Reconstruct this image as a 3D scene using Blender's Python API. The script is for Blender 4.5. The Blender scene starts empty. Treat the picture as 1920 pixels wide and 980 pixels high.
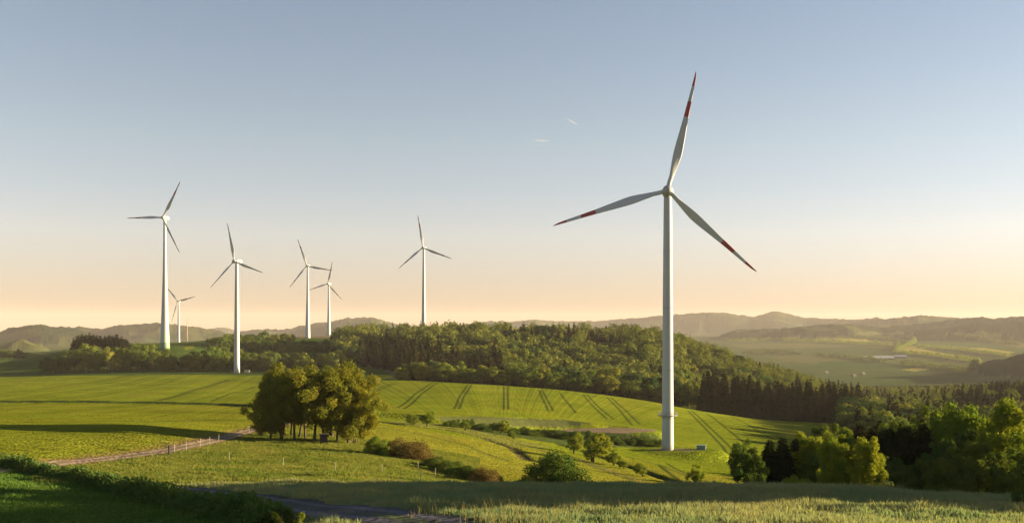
import bpy, math, numpy as np
from math import radians as R, sin, cos, tan, pi
rng = np.random.default_rng(11)
C = bpy.context.scene.collection
F = 1900.0            # focal length in pixels of a 1920 wide frame
HZ = 615.0            # eye-level line
SUN_AZ, SUN_EL = 80.0, 9.0

# ------------------------------------------------------------------ scene, camera, world
sc = bpy.context.scene
cam = bpy.data.objects.new('camera', bpy.data.cameras.new('camera'))
C.objects.link(cam)
cam.data.sensor_width = 36.0
cam.data.lens = 36.0 * F / 1920.0
cam.data.shift_y = (HZ - 490.0) / 1920.0
cam.data.clip_start = 0.5
cam.data.clip_end = 60000
cam.rotation_euler = (pi / 2, 0, 0)
sc.camera = cam
sc.view_settings.view_transform = 'Standard'
sc.view_settings.look = 'None'
sc.view_settings.gamma = 1.0
sc.view_settings.use_curve_mapping = False
sc.view_settings.exposure = 2.2
sc.cycles.volume_bounces = 0
sc.cycles.max_bounces = 6
sc.cycles.diffuse_bounces = 3
sc.cycles.transmission_bounces = 4
sc.cycles.use_denoising = True

w = bpy.data.worlds.new('World'); sc.world = w; w.use_nodes = True
nt = w.node_tree
bg = nt.nodes['Background']
sky = nt.nodes.new('ShaderNodeTexSky')
sky.sky_type = 'NISHITA'
sky.sun_disc = False
sky.sun_elevation = R(SUN_EL)
sky.sun_rotation = R(SUN_AZ)
sky.altitude = 400
sky.air_density = 1.0
sky.dust_density = 0.3
sky.ozone_density = 1.0
# colour balance of the sky: a little warmer overall, paler close to the horizon
tcw = nt.nodes.new('ShaderNodeTexCoord'); sep = nt.nodes.new('ShaderNodeSeparateXYZ'); nt.links.new(tcw.outputs['Generated'], sep.inputs[0])
cr = nt.nodes.new('ShaderNodeValToRGB'); nt.links.new(sep.outputs['Z'], cr.inputs[0])
for k_, (p_, c_) in enumerate(((0.02, (.555, .485, .69)), (0.09, (.915, .755, .85)), (0.18, (.985, .83, .825)))):
    e_ = cr.color_ramp.elements[k_] if k_ < 2 else cr.color_ramp.elements.new(p_)
    e_.position = p_; e_.color = (*[x / 2 for x in c_], 1)
mu = nt.nodes.new('ShaderNodeVectorMath'); mu.operation = 'MULTIPLY'
nt.links.new(sky.outputs[0], mu.inputs[0]); nt.links.new(cr.outputs[0], mu.inputs[1])
m2x = nt.nodes.new('ShaderNodeVectorMath'); m2x.operation = 'SCALE'; m2x.inputs['Scale'].default_value = 2.0
nt.links.new(mu.outputs[0], m2x.inputs[0]); nt.links.new(m2x.outputs[0], bg.inputs[0])
bg.inputs[1].default_value = 0.05

sl = bpy.data.lights.new('sun', 'SUN')
sl.energy = 5.0
sl.angle = R(0.6)
sl.color = (1.0, 0.76, 0.44)
so = bpy.data.objects.new('sun', sl); C.objects.link(so)
d = np.array([sin(R(SUN_AZ)) * cos(R(SUN_EL)), cos(R(SUN_AZ)) * cos(R(SUN_EL)), sin(R(SUN_EL))])
so.rotation_euler = (pi / 2 - R(SUN_EL), 0, pi - R(SUN_AZ))
so.location = (800, 400, 300)

# ------------------------------------------------------------------ materials
def new_mat(name):
    m = bpy.data.materials.new(name); m.use_nodes = True
    t = m.node_tree
    for n in list(t.nodes):
        if n.type != 'OUTPUT_MATERIAL': t.nodes.remove(n)
    return m, t, t.nodes['Material Output']

def N(t, kind, **kw):
    n = t.nodes.new(kind)
    for k, v in kw.items():
        if k.startswith('i_'): n.inputs[k[2:].replace('_', ' ')].default_value = v
        else: setattr(n, k, v)
    return n

def plain(name, col, rough=0.6, noise=0.12, scale=3.0, metallic=0.0):
    m, t, out = new_mat(name)
    p = N(t, 'ShaderNodeBsdfPrincipled'); p.inputs['Roughness'].default_value = rough
    p.inputs['Metallic'].default_value = metallic
    tc = N(t, 'ShaderNodeTexCoord'); nz = N(t, 'ShaderNodeTexNoise', i_Scale=scale, i_Detail=4.0)
    t.links.new(tc.outputs['Object'], nz.inputs['Vector'])
    mp = N(t, 'ShaderNodeMapRange'); mp.inputs[3].default_value = 1 - noise; mp.inputs[4].default_value = 1 + noise
    t.links.new(nz.outputs['Fac'], mp.inputs[0])
    mx = N(t, 'ShaderNodeVectorMath', operation='SCALE'); mx.inputs[0].default_value = col
    t.links.new(mp.outputs[0], mx.inputs['Scale'])
    t.links.new(mx.outputs[0], p.inputs['Base Color'])
    t.links.new(p.outputs[0], out.inputs[0])
    return m

def leafmat(name, ca, cb, trans=0.42, scale=0.35, hue_rand=0.5):
    """foliage: two greens mixed by clump noise and by the tree's own random number"""
    m, t, out = new_mat(name)
    tc = N(t, 'ShaderNodeTexCoord')
    nz = N(t, 'ShaderNodeTexNoise', i_Scale=scale, i_Detail=3.0)
    t.links.new(tc.outputs['Object'], nz.inputs['Vector'])
    oi = N(t, 'ShaderNodeObjectInfo')
    a = N(t, 'ShaderNodeMath', operation='MULTIPLY_ADD'); a.inputs[1].default_value = hue_rand; a.inputs[2].default_value = 0.5 - hue_rand / 2 - 0.9
    t.links.new(oi.outputs['Random'], a.inputs[0])
    b = N(t, 'ShaderNodeMath', operation='MULTIPLY_ADD'); b.inputs[1].default_value = 1.8
    b.use_clamp = True
    t.links.new(nz.outputs['Fac'], b.inputs[0]); t.links.new(a.outputs[0], b.inputs[2])
    mx = N(t, 'ShaderNodeMix', data_type='RGBA')
    mx.inputs[6].default_value = (*ca, 1); mx.inputs[7].default_value = (*cb, 1)
    t.links.new(b.outputs[0], mx.inputs[0])
    di = N(t, 'ShaderNodeBsdfDiffuse'); tr = N(t, 'ShaderNodeBsdfTranslucent')
    t.links.new(mx.outputs[2], di.inputs[0])
    sc2 = N(t, 'ShaderNodeVectorMath', operation='MULTIPLY'); sc2.inputs[1].default_value = (1.25, 1.25, 0.7)
    t.links.new(mx.outputs[2], sc2.inputs[0]); t.links.new(sc2.outputs[0], tr.inputs[0])
    ms = N(t, 'ShaderNodeMixShader'); ms.inputs[0].default_value = trans
    t.links.new(di.outputs[0], ms.inputs[1]); t.links.new(tr.outputs[0], ms.inputs[2])
    t.links.new(ms.outputs[0], out.inputs[0])
    return m

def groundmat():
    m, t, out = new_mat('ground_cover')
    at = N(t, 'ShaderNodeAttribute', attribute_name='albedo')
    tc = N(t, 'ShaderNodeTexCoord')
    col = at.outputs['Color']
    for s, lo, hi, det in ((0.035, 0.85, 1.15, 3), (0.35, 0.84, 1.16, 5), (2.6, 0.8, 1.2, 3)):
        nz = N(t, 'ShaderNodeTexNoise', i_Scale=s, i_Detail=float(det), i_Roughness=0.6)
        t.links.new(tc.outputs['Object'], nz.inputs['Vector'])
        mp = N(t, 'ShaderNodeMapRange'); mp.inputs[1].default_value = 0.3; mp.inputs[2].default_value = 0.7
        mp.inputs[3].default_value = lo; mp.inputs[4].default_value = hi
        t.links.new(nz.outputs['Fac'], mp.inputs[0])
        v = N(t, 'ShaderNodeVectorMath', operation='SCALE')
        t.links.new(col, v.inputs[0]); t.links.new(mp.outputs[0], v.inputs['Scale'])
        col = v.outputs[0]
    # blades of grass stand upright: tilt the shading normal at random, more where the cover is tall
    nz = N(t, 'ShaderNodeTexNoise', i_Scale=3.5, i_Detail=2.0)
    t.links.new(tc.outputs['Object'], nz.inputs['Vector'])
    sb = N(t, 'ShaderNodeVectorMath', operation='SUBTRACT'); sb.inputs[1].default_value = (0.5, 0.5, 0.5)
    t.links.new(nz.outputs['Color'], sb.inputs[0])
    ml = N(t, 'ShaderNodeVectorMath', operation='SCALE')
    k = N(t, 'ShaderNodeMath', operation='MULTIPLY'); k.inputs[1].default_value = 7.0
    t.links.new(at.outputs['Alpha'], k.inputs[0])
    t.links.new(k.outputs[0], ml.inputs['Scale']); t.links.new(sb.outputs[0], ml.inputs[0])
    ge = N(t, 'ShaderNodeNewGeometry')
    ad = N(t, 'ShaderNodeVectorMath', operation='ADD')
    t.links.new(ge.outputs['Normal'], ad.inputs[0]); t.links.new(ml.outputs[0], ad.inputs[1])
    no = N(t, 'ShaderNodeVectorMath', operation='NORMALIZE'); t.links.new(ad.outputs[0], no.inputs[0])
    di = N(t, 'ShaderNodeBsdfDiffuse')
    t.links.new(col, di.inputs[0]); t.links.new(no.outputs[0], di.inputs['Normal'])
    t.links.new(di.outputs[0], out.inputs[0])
    return m

M = {}
M['ground'] = groundmat()
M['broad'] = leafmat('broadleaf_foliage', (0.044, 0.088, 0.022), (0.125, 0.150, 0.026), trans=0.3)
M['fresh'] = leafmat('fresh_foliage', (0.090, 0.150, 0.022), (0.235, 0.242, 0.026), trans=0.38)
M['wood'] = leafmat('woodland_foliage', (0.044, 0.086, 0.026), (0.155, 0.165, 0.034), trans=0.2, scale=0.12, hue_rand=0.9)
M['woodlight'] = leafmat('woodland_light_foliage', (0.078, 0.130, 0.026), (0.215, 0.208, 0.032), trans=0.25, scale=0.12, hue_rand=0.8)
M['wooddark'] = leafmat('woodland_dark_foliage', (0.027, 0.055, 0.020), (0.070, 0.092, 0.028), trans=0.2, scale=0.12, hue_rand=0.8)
M['maple'] = leafmat('bronze_green_foliage', (0.082, 0.108, 0.020), (0.210, 0.195, 0.026), trans=0.42)
M['brown'] = leafmat('brown_scrub_foliage', (0.09, 0.07, 0.025), (0.15, 0.11, 0.04), trans=0.3)
M['blossom'] = leafmat('grey_green_foliage', (0.07, 0.10, 0.045), (0.14, 0.16, 0.07), trans=0.3)
M['needle'] = leafmat('spruce_needles', (0.016, 0.025, 0.009), (0.045, 0.038, 0.016), trans=0.12, hue_rand=0.7)
M['nettle'] = leafmat('hedge_foliage', (0.050, 0.092, 0.026), (0.105, 0.145, 0.034), trans=0.35, scale=0.5)
M['grass'] = leafmat('meadow_grass_blades', (0.075, 0.115, 0.020), (0.17, 0.17, 0.045), trans=0.4, scale=0.12, hue_rand=0.0)
M['foregrass'] = leafmat('pale_grass_blades', (0.100, 0.172, 0.095), (0.265, 0.245, 0.125), trans=0.4, scale=0.12, hue_rand=0.0)
M['leygrass'] = leafmat('ley_grass_blades', (0.050, 0.110, 0.022), (0.095, 0.150, 0.030), trans=0.35, scale=0.2, hue_rand=0.0)
M['seed'] = leafmat('dry_grass_heads', (0.15, 0.13, 0.05), (0.20, 0.17, 0.07), trans=0.35, scale=0.4, hue_rand=0.0)
M['bark'] = plain('bark', (0.055, 0.042, 0.03), 0.9, 0.3, 4)
M['tower'] = plain('tower_paint', (0.345, 0.365, 0.37), 0.5, 0.07, 0.3)
M['green_band'] = plain('tower_green_paint', (0.34, 0.41, 0.29), 0.5, 0.05, 0.4)
M['green_dark'] = plain('tower_dark_green_paint', (0.15, 0.25, 0.14), 0.5, 0.05, 0.4)
M['blade'] = plain('blade_gelcoat', (0.38, 0.40, 0.41), 0.45, 0.03, 0.5)
M['hub'] = plain('hub_casing', (0.27, 0.29, 0.29), 0.5, 0.15, 1.5)
M['red'] = plain('red_band_paint', (0.30, 0.026, 0.028), 0.5, 0.06, 0.5)
M['steel'] = plain('galvanised_steel', (0.40, 0.41, 0.42), 0.45, 0.1, 5, 0.6)
M['platform'] = plain('platform_steel', (0.16, 0.17, 0.17), 0.5, 0.1, 5, 0.3)
M['darkwood'] = plain('dark_wood', (0.03, 0.025, 0.02), 0.9, 0.3, 8)
M['white'] = plain('white_plastic', (0.28, 0.27, 0.24), 0.5, 0.05, 5)
M['wood_post'] = plain('weathered_wood', (0.12, 0.10, 0.08), 0.9, 0.25, 10)
M['kiosk'] = plain('kiosk_green', (0.10, 0.19, 0.15), 0.5, 0.08, 2)
M['kioskdoor'] = plain('kiosk_door_paint', (0.13, 0.20, 0.17), 0.5, 0.08, 2)
M['concrete'] = plain('concrete', (0.27, 0.25, 0.22), 0.85, 0.12, 2)
M['roofpale'] = plain('pale_sheet_roof', (0.34, 0.335, 0.33), 0.4, 0.05, 0.3)
M['roofgrey'] = plain('grey_roof', (0.22, 0.23, 0.25), 0.6, 0.1, 0.3)
M['rooftile'] = plain('dark_tiles', (0.10, 0.085, 0.08), 0.8, 0.15, 0.3)
M['render'] = plain('wall_render', (0.11, 0.105, 0.10), 0.85, 0.06, 0.5)
M['mast'] = plain('mast_paint', (0.45, 0.30, 0.26), 0.6, 0.1, 1)

# ------------------------------------------------------------------ mesh helpers
def mesh_np(name, V, faces, mats, fm=None, smooth=False):
    """V (n,3); faces: list of (k,3|4) int arrays"""
    me = bpy.data.meshes.new(name)
    V = np.asarray(V, np.float32)
    me.vertices.add(len(V)); me.vertices.foreach_set('co', V.ravel())
    loops = np.concatenate([f.ravel() for f in faces]).astype(np.int32)
    tot = np.concatenate([np.full(len(f), f.shape[1]) for f in faces])
    st = np.concatenate([[0], np.cumsum(tot)[:-1]]).astype(np.int32)
    me.loops.add(len(loops)); me.loops.foreach_set('vertex_index', loops)
    me.polygons.add(len(tot)); me.polygons.foreach_set('loop_start', st)
    for m in (mats if isinstance(mats, (list, tuple)) else [mats]): me.materials.append(m)
    if fm is not None: me.polygons.foreach_set('material_index', np.asarray(fm, np.int32))
    me.polygons.foreach_set('use_smooth', np.full(len(tot), smooth))
    me.update(calc_edges=True)
    return me

class MB:
    """collects simple shapes into one mesh"""
    def __init__(s): s.v = []; s.q = []; s.t = []; s.n = 0; s.qm = []; s.tm = []
    def add(s, V, q=None, t=None, mi=0):
        V = np.asarray(V, float)
        if q is not None and len(q): q = np.asarray(q); s.q.append(q + s.n); s.qm += [mi] * len(q)
        if t is not None and len(t): t = np.asarray(t); s.t.append(t + s.n); s.tm += [mi] * len(t)
        s.v.append(V); s.n += len(V)
    def box(s, c, size, mi=0, rz=0.0):
        x, y, z = np.asarray(size) / 2
        V = np.array([[i * x, j * y, k * z] for i in (-1, 1) for j in (-1, 1) for k in (-1, 1)])
        ca, sa = cos(rz), sin(rz)
        V = np.c_[V[:, 0] * ca - V[:, 1] * sa, V[:, 0] * sa + V[:, 1] * ca, V[:, 2]] + np.asarray(c)
        s.add(V, [[0, 1, 3, 2], [4, 6, 7, 5], [0, 4, 5, 1], [2, 3, 7, 6], [0, 2, 6, 4], [1, 5, 7, 3]], mi=mi)
    def tube(s, pts, rad, n=10, mi=0, caps=True):
        pts = np.asarray(pts, float); k = len(pts); rad = np.broadcast_to(rad, (k,))
        V = []
        a = np.linspace(0, 2 * pi, n, endpoint=False)
        for i in range(k):
            dv = pts[min(i + 1, k - 1)] - pts[max(i - 1, 0)]; dv = dv / (np.linalg.norm(dv) + 1e-9)
            up = np.array([0, 0, 1.0]) if abs(dv[2]) < 0.95 else np.array([1.0, 0, 0])
            e1 = np.cross(up, dv); e1 /= np.linalg.norm(e1); e2 = np.cross(dv, e1)
            V.append(pts[i] + rad[i] * (np.cos(a)[:, None] * e1 + np.sin(a)[:, None] * e2))
        q = [[i * n + j, i * n + (j + 1) % n, (i + 1) * n + (j + 1) % n, (i + 1) * n + j] for i in range(k - 1) for j in range(n)]
        V = np.concatenate(V); t = []
        if caps:
            V = np.concatenate([V, pts[:1], pts[-1:]]); b = k * n
            t = [[b, (j + 1) % n, j] for j in range(n)] + [[b + 1, (k - 1) * n + j, (k - 1) * n + (j + 1) % n] for j in range(n)]
        s.add(V, q, t, mi)
    def lathe(s, prof, n=32, mi=0, cap=True):
        """prof: list of (r,z) or (r,z,mi) up a z axis"""
        for i in range(len(prof) - 1):
            m_ = prof[i][2] if len(prof[i]) > 2 else mi
            a = np.linspace(0, 2 * pi, n, endpoint=False)
            V = np.concatenate([np.c_[p[0] * np.cos(a), p[0] * np.sin(a), np.full(n, p[1])] for p in prof[i:i + 2]])
            s.add(V, [[j, (j + 1) % n, n + (j + 1) % n, n + j] for j in range(n)], mi=m_)
        if cap:
            for p, sg in ((prof[0], -1), (prof[-1], 1)):
                a = np.linspace(0, 2 * pi, n, endpoint=False)
                V = np.concatenate([np.c_[p[0] * np.cos(a), p[0] * np.sin(a), np.full(n, p[1])], [[0, 0, p[1]]]])
                s.add(V, t=[[j, (j + 1) % n, n][::sg] for j in range(n)], mi=p[2] if len(p) > 2 else mi)
    def mesh(s, name, mats, smooth=False, weld=True):
        fs, fm = [], []
        if s.q: fs.append(np.concatenate(s.q)); fm += s.qm
        if s.t: fs.append(np.concatenate(s.t)); fm += s.tm
        me = mesh_np(name, np.concatenate(s.v), fs, mats, fm, smooth)
        if weld:
            import bmesh
            bm = bmesh.new(); bm.from_mesh(me); bmesh.ops.remove_doubles(bm, verts=bm.verts, dist=1e-4); bm.to_mesh(me); bm.free()
        return me

def link(name, data, parent=None, loc=None, **props):
    o = bpy.data.objects.new(name, data); C.objects.link(o)
    if parent is not None: o.parent = parent
    if loc is not None: o.location = loc
    for k, v in props.items():
        if v is not None: o[k] = v
    return o
def thing(name, label, cat, loc, rz=0.0, scale=(1, 1, 1), group=None):
    o = link(name, None, None, loc, label=label, category=cat, group=group)
    o.empty_display_size = 0.5
    o.rotation_euler = (0, 0, rz); o.scale = scale
    return o
def tag(o, label, cat, group=None):
    o['label'] = label; o['category'] = cat
    if group: o['group'] = group
    return o

# ------------------------------------------------------------------ terrain
def pchip(x, y, xi):
    """monotone cubic interpolation; y (n,m) along axis 0, xi (k,) -> (k,m)"""
    x = np.asarray(x, float); y = np.asarray(y, float)
    one = y.ndim == 1
    if one: y = y[:, None]
    h = np.diff(x)[:, None]; dl = np.diff(y, axis=0) / h
    dd = np.zeros_like(y)
    w1 = 2 * h[1:] + h[:-1]; w2 = h[1:] + 2 * h[:-1]
    pr = dl[:-1] * dl[1:] > 0
    with np.errstate(divide='ignore', invalid='ignore'):
        hm = (w1 + w2) / (w1 / dl[:-1] + w2 / dl[1:])
    dd[1:-1] = np.where(pr, hm, 0); dd[0] = dl[0]; dd[-1] = dl[-1]
    i = np.clip(np.searchsorted(x, xi) - 1, 0, len(x) - 2)
    t = ((xi - x[i]) / (x[i + 1] - x[i]))[:, None]; hh = h[i]
    r = (2 * t**3 - 3 * t**2 + 1) * y[i] + (t**3 - 2 * t**2 + t) * hh * dd[i] + (-2 * t**3 + 3 * t**2) * y[i + 1] + (t**3 - t**2) * hh * dd[i + 1]
    return r[:, 0] if one else r

TC = [-300, 0, 240, 320, 480, 600, 720, 840, 960, 1200, 1320, 1440, 1560, 1680, 1920, 2250]
TT = {   # ground level seen from the camera, per depth (m) and bearing
6:    [1470] * 16,
20:   [1110, 1110, 1110, 1105, 1100, 1090, 1080, 1072, 1070, 1070, 1070, 1070, 1070, 1070, 1075, 1080],
40:   [1060, 1060, 1060, 1050, 1030, 1015, 1002, 988, 985, 985, 985, 985, 985, 988, 992, 995],
55:   [985, 988, 990, 985, 972, 962, 952, 946, 944, 944, 945, 946, 948, 952, 958, 962],
70:   [932, 938, 942, 940, 932, 926, 920, 916, 914, 911, 911, 912, 915, 921, 934, 940],
85:   [892, 898, 912, 912, 910, 907, 908, 910, 912, 914, 915, 917, 921, 928, 940, 946],
100:  [866, 872, 888, 892, 894, 893, 899, 908, 918, 928, 932, 936, 942, 948, 952, 957],
130:  [824, 829, 850, 858, 866, 868, 878, 895, 911, 926, 931, 936, 943, 950, 955, 960],
160:  [800, 803, 808, 816, 832, 836, 848, 868, 886, 914, 922, 930, 938, 945, 950, 955],
200:  [784, 786, 789, 792, 800, 803, 815, 836, 858, 890, 902, 912, 924, 932, 940, 945],
250:  [770, 771, 774, 776, 780, 783, 791, 805, 826, 866, 880, 890, 904, 915, 925, 930],
300:  [762, 763, 765, 766, 769, 771, 777, 787, 803, 840, 856, 868, 882, 895, 905, 910],
350:  [754, 755, 757, 758, 761, 762, 766, 771, 783, 812, 828, 842, 856, 870, 880, 885],
420:  [741, 742, 745, 747, 750, 750, 751, 754, 760, 787, 802, 818, 834, 848, 860, 865],
500:  [726, 727, 731, 733, 737, 736, 733, 733, 738, 763, 781, 797, 811, 824, 838, 843],
560:  [719, 719, 723, 724, 728, 726, 721, 721, 725, 750, 771, 787, 795, 806, 820, 825],
600:  [715, 715, 718, 718, 721, 719, 714, 718, 724, 750, 770, 786, 793, 801, 812, 818],
700:  [706, 708, 704, 704, 706, 705, 704, 712, 718, 742, 766, 783, 793, 798, 800, 805],
800:  [699, 702, 696, 695, 694, 692, 688, 692, 697, 712, 745, 765, 780, 788, 772, 780],
900:  [686, 690, 660, 653, 672, 672, 668, 666, 668, 668, 706, 728, 762, 778, 754, 760],
1000: [680, 683, 649, 648, 655, 655, 650, 646, 646, 650, 683, 722, 750, 766, 750, 755],
1150: [674, 676, 646, 644, 641, 641, 640, 640, 640, 648, 680, 722, 750, 760, 750, 755],
1300: [672, 672, 645, 643, 634, 633, 634, 640, 643, 655, 690, 728, 750, 753, 748, 750],
1650: [668, 668, 645, 643, 633, 630, 632, 640, 646, 670, 700, 725, 736, 738, 735, 735],
2000: [662, 662, 648, 645, 640, 640, 645, 650, 656, 680, 700, 711, 716, 717, 712, 712],
2600: [658, 660, 658, 656, 652, 650, 650, 655, 662, 675, 685, 689, 692, 694, 694, 700],
3500: [650, 650, 648, 646, 645, 645, 645, 648, 652, 658, 662, 665, 667, 667, 667, 675],
4500: [645, 645, 642, 640, 638, 638, 638, 640, 642, 643, 644, 645, 645, 645, 647, 655],
5500: [640, 640, 638, 636, 634, 634, 634, 634, 634, 633, 633, 633, 633, 633, 634, 640],
8000: [634, 634, 632, 632, 630, 630, 630, 628, 628, 627, 627, 627, 627, 627, 628, 632],
12500:[628] * 16}
RIDGE = [   # depth, slope, crest profile
(2700, .20, [(-300, 655), (-60, 652), (0, 648), (40, 645), (70, 648), (105, 660), (140, 676), (160, 690)]),
(4200, .22, [(-300, 615), (-60, 622), (0, 624), (30, 617), (75, 612), (110, 616), (132, 619), (165, 628), (230, 645), (260, 660)]),
(5300, .20, [(60, 640), (100, 626), (130, 617), (150, 614), (190, 618), (232, 612), (290, 609), (340, 612), (400, 621), (440, 628), (500, 640), (540, 650)]),
(9800, .20, [(350, 630), (385, 620), (412, 615), (445, 621), (480, 630)]),
(6600, .20, [(430, 628), (480, 619), (535, 617), (600, 606), (660, 598), (695, 597), (730, 606), (760, 615), (830, 630), (860, 640)]),
(8800, .16, [(800, 626), (840, 614), (880, 609), (915, 604), (960, 606), (1000, 601), (1060, 604), (1150, 600), (1230, 594), (1340, 588), (1395, 592), (1412, 594), (1436, 587), (1455, 584), (1478, 588), (1520, 597), (1600, 599), (1640, 598), (1700, 602), (1800, 604), (1900, 606), (2250, 610)]),
(7400, .18, [(1560, 620), (1600, 608), (1660, 600), (1740, 594), (1790, 597), (1850, 602), (1920, 612), (1960, 622)]),
(5600, .18, [(1280, 650), (1320, 640), (1380, 622), (1480, 617), (1560, 611), (1590, 610), (1640, 615), (1700, 612), (1760, 604), (1830, 597), (1870, 598), (1920, 594), (2000, 592), (2250, 590)]),
(2250, .24, [(1700, 735), (1780, 714), (1820, 696), (1870, 679), (1920, 666), (2000, 650), (2250, 640)]),
]
pxs = np.arange(-250, 2171, 2.0)
Ds = np.concatenate([np.exp(np.arange(np.log(6), np.log(25), 0.02)), np.exp(np.arange(np.log(25), np.log(1250), 0.0055)), np.exp(np.arange(np.log(1250), np.log(12500), 0.010))])
tk = sorted(TT)
A = pchip(TC, np.array([TT[k] for k in tk], float).T, pxs)          # (npx, nk)
Z = -(A - HZ) / F * np.array(tk, float)[None, :]                    # height table
Zg = pchip(np.log(np.array(tk, float)), Z.T, np.log(Ds)).T          # (npx, nD)
NP, ND = Zg.shape
PX, DD = np.meshgrid(pxs, Ds, indexing='ij')
X = (PX - 960) / F * DD; Y = DD.copy()
wood = np.zeros_like(Zg)        # share of far woodland
ZR = Zg.copy()
def vnoise(x, y, seed):
    """smooth value noise on a unit lattice"""
    r = np.random.default_rng(seed).random((256, 256))
    xi = np.floor(x).astype(int); yi = np.floor(y).astype(int)
    fx = x - xi; fy = y - yi; fx = fx * fx * (3 - 2 * fx); fy = fy * fy * (3 - 2 * fy)
    g = lambda a, b: r[a & 255, b & 255]
    return (g(xi, yi) * (1 - fx) + g(xi + 1, yi) * fx) * (1 - fy) + (g(xi, yi + 1) * (1 - fx) + g(xi + 1, yi + 1) * fx) * fy - 0.5
for d0, slp, prof in RIDGE:
    pr = np.array(prof, float)
    c = pchip(pr[:, 0], pr[:, 1], np.clip(pxs, pr[0, 0], pr[-1, 0]))
    c = np.where((pxs < pr[0, 0] - 1) & (pr[0, 0] > -290), 900, c); c = np.where((pxs > pr[-1, 0] + 1) & (pr[-1, 0] < 2240), 900, c)
    zc = -(c - HZ) / F * d0
    wob = vnoise(X / (d0 * 0.09), Y / (d0 * 0.09), int(d0)) * d0 * 0.16
    dist = np.abs(DD - d0 + np.where(DD < d0, wob, 0))
    zr = zc[:, None] - slp * (np.sqrt(dist**2 + (0.03 * d0)**2) - 0.03 * d0)
    m_ = zr > Zg
    wood = np.where(m_, np.clip((zr - Zg) / 14.0, 0, 1), wood)
    Zg = np.maximum(Zg, zr)
# undulation
amp = np.clip((DD - 60) / 400, 0, 1) * 0.9
Zg = Zg + amp * vnoise(X / 55, Y / 55, 3) * np.clip(DD / 700, 0.25, 1.5) + 0.14 * vnoise(X / 3.1, Y / 3.1, 4) * np.clip((220 - DD) / 120, 0, 1) + 0.25 * vnoise(X / 9, Y / 9, 5) * np.clip((300 - DD) / 120, 0, 1)

lnD = np.log(Ds)
def gz(px, D):
    """ground height at bearing px, depth D"""
    px = np.asarray(px, float); D = np.asarray(D, float)
    fi = np.clip((px - pxs[0]) / 2.0, 0, NP - 1.001); i = fi.astype(int); fi = fi - i
    j = np.clip(np.searchsorted(Ds, D) - 1, 0, ND - 2); fj = np.clip((D - Ds[j]) / (Ds[j + 1] - Ds[j]), 0, 1)
    return (Zg[i, j] * (1 - fi) + Zg[i + 1, j] * fi) * (1 - fj) + (Zg[i, j + 1] * (1 - fi) + Zg[i + 1, j + 1] * fi) * fj
def gxy(x, y): return gz(960 + F * np.asarray(x) / np.asarray(y), y)
def at(px, D, dz=0.0): return np.array([(px - 960) / F * D, D, float(gz(px, D)) + dz])
def hit(px, py, dmin=25.0):
    """first ground point seen at a bearing and a dip"""
    i = int(np.clip(round((px - pxs[0]) / 2), 0, NP - 1))
    pyc = HZ - Zg[i] / Ds * F
    ok = np.where((pyc <= py) & (Ds > dmin))[0]
    j = ok[0] if len(ok) else ND - 1
    D = Ds[j]
    if j > 0 and pyc[j - 1] > py:
        t = (pyc[j - 1] - py) / (pyc[j - 1] - pyc[j]); D = Ds[j - 1] + t * (Ds[j] - Ds[j - 1])
    return float(D)
def hpt(px, py, dmin=25.0):
    D = hit(px, py, dmin); return np.array([(px - 960) / F * D, D])

def seg_dist(P, x, y):
    best = np.full(x.shape, 1e9)
    for a, b in zip(P[:-1], P[1:]):
        ab = b - a; L = ab @ ab + 1e-9
        t = np.clip(((x - a[0]) * ab[0] + (y - a[1]) * ab[1]) / L, 0, 1)
        best = np.minimum(best, np.hypot(x - a[0] - t * ab[0], y - a[1] - t * ab[1]))
    return best
def near(P, pad):
    P = np.asarray(P); lo = P.min(0) - pad; hi = P.max(0) + pad
    j0, j1 = np.searchsorted(Ds, lo[1]), np.searchsorted(Ds, hi[1])
    return slice(max(j0 - 1, 0), min(j1 + 1, ND))
def in_poly(poly, x, y):
    c = np.zeros(x.shape, bool); n = len(poly)
    for i in range(n):
        (x1, y1), (x2, y2) = poly[i], poly[(i + 1) % n]
        if y1 == y2: continue
        c ^= ((y1 > y) != (y2 > y)) & (x < (x2 - x1) * (y - y1) / (y2 - y1) + x1)
    return c

# banks, ditches and terraces cut into the slope: (picture bearings, half width m, height m)
def poly_w(pts, dmin=25.0): return np.array([hpt(a, b, dmin) for a, b in pts])
BANKS = [
 ([(0, 755), (150, 755), (300, 757), (420, 760), (480, 763)], 2.2, 0.9),
 ([(1050, 832), (1090, 843), (1150, 862), (1210, 882), (1280, 906)], 1.6, -0.7),
 ([(705, 790), (760, 797), (830, 804), (900, 818), (960, 838), (992, 862)], 1.3, -0.5),
]
WB = [(poly_w(p), hw, h) for p, hw, h in BANKS]
# level turbine pad with a mound, and the pale storage pad above it
def flatten(x0, y0, rx, ry, z, soft):
    global Zg
    e = np.hypot((X - x0) / rx, (Y - y0) / ry)
    k = np.clip((1 + soft - e) / soft, 0, 1); k = k * k * (3 - 2 * k)
    Zg = Zg * (1 - k) + z * k
TB = np.array([(1253 - 960) / F * 295, 295.0])
TBz = -(843 - HZ) / F * 295
pad2 = np.array([(1140 - 960) / F * 318, 318.0])
flatten(pad2[0], pad2[1], 15, 9, -(806 - HZ) / F * 318, 0.45)
flatten(TB[0] + 2, TB[1] + 0.5, 12.5, 7, TBz + 0.05, 0.55)
for P, hw, h in WB:
    s = near(P, hw * 3)
    dd = seg_dist(P, X[:, s], Y[:, s])
    Zg[:, s] += h * np.exp(-(dd / hw)**2)
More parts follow.
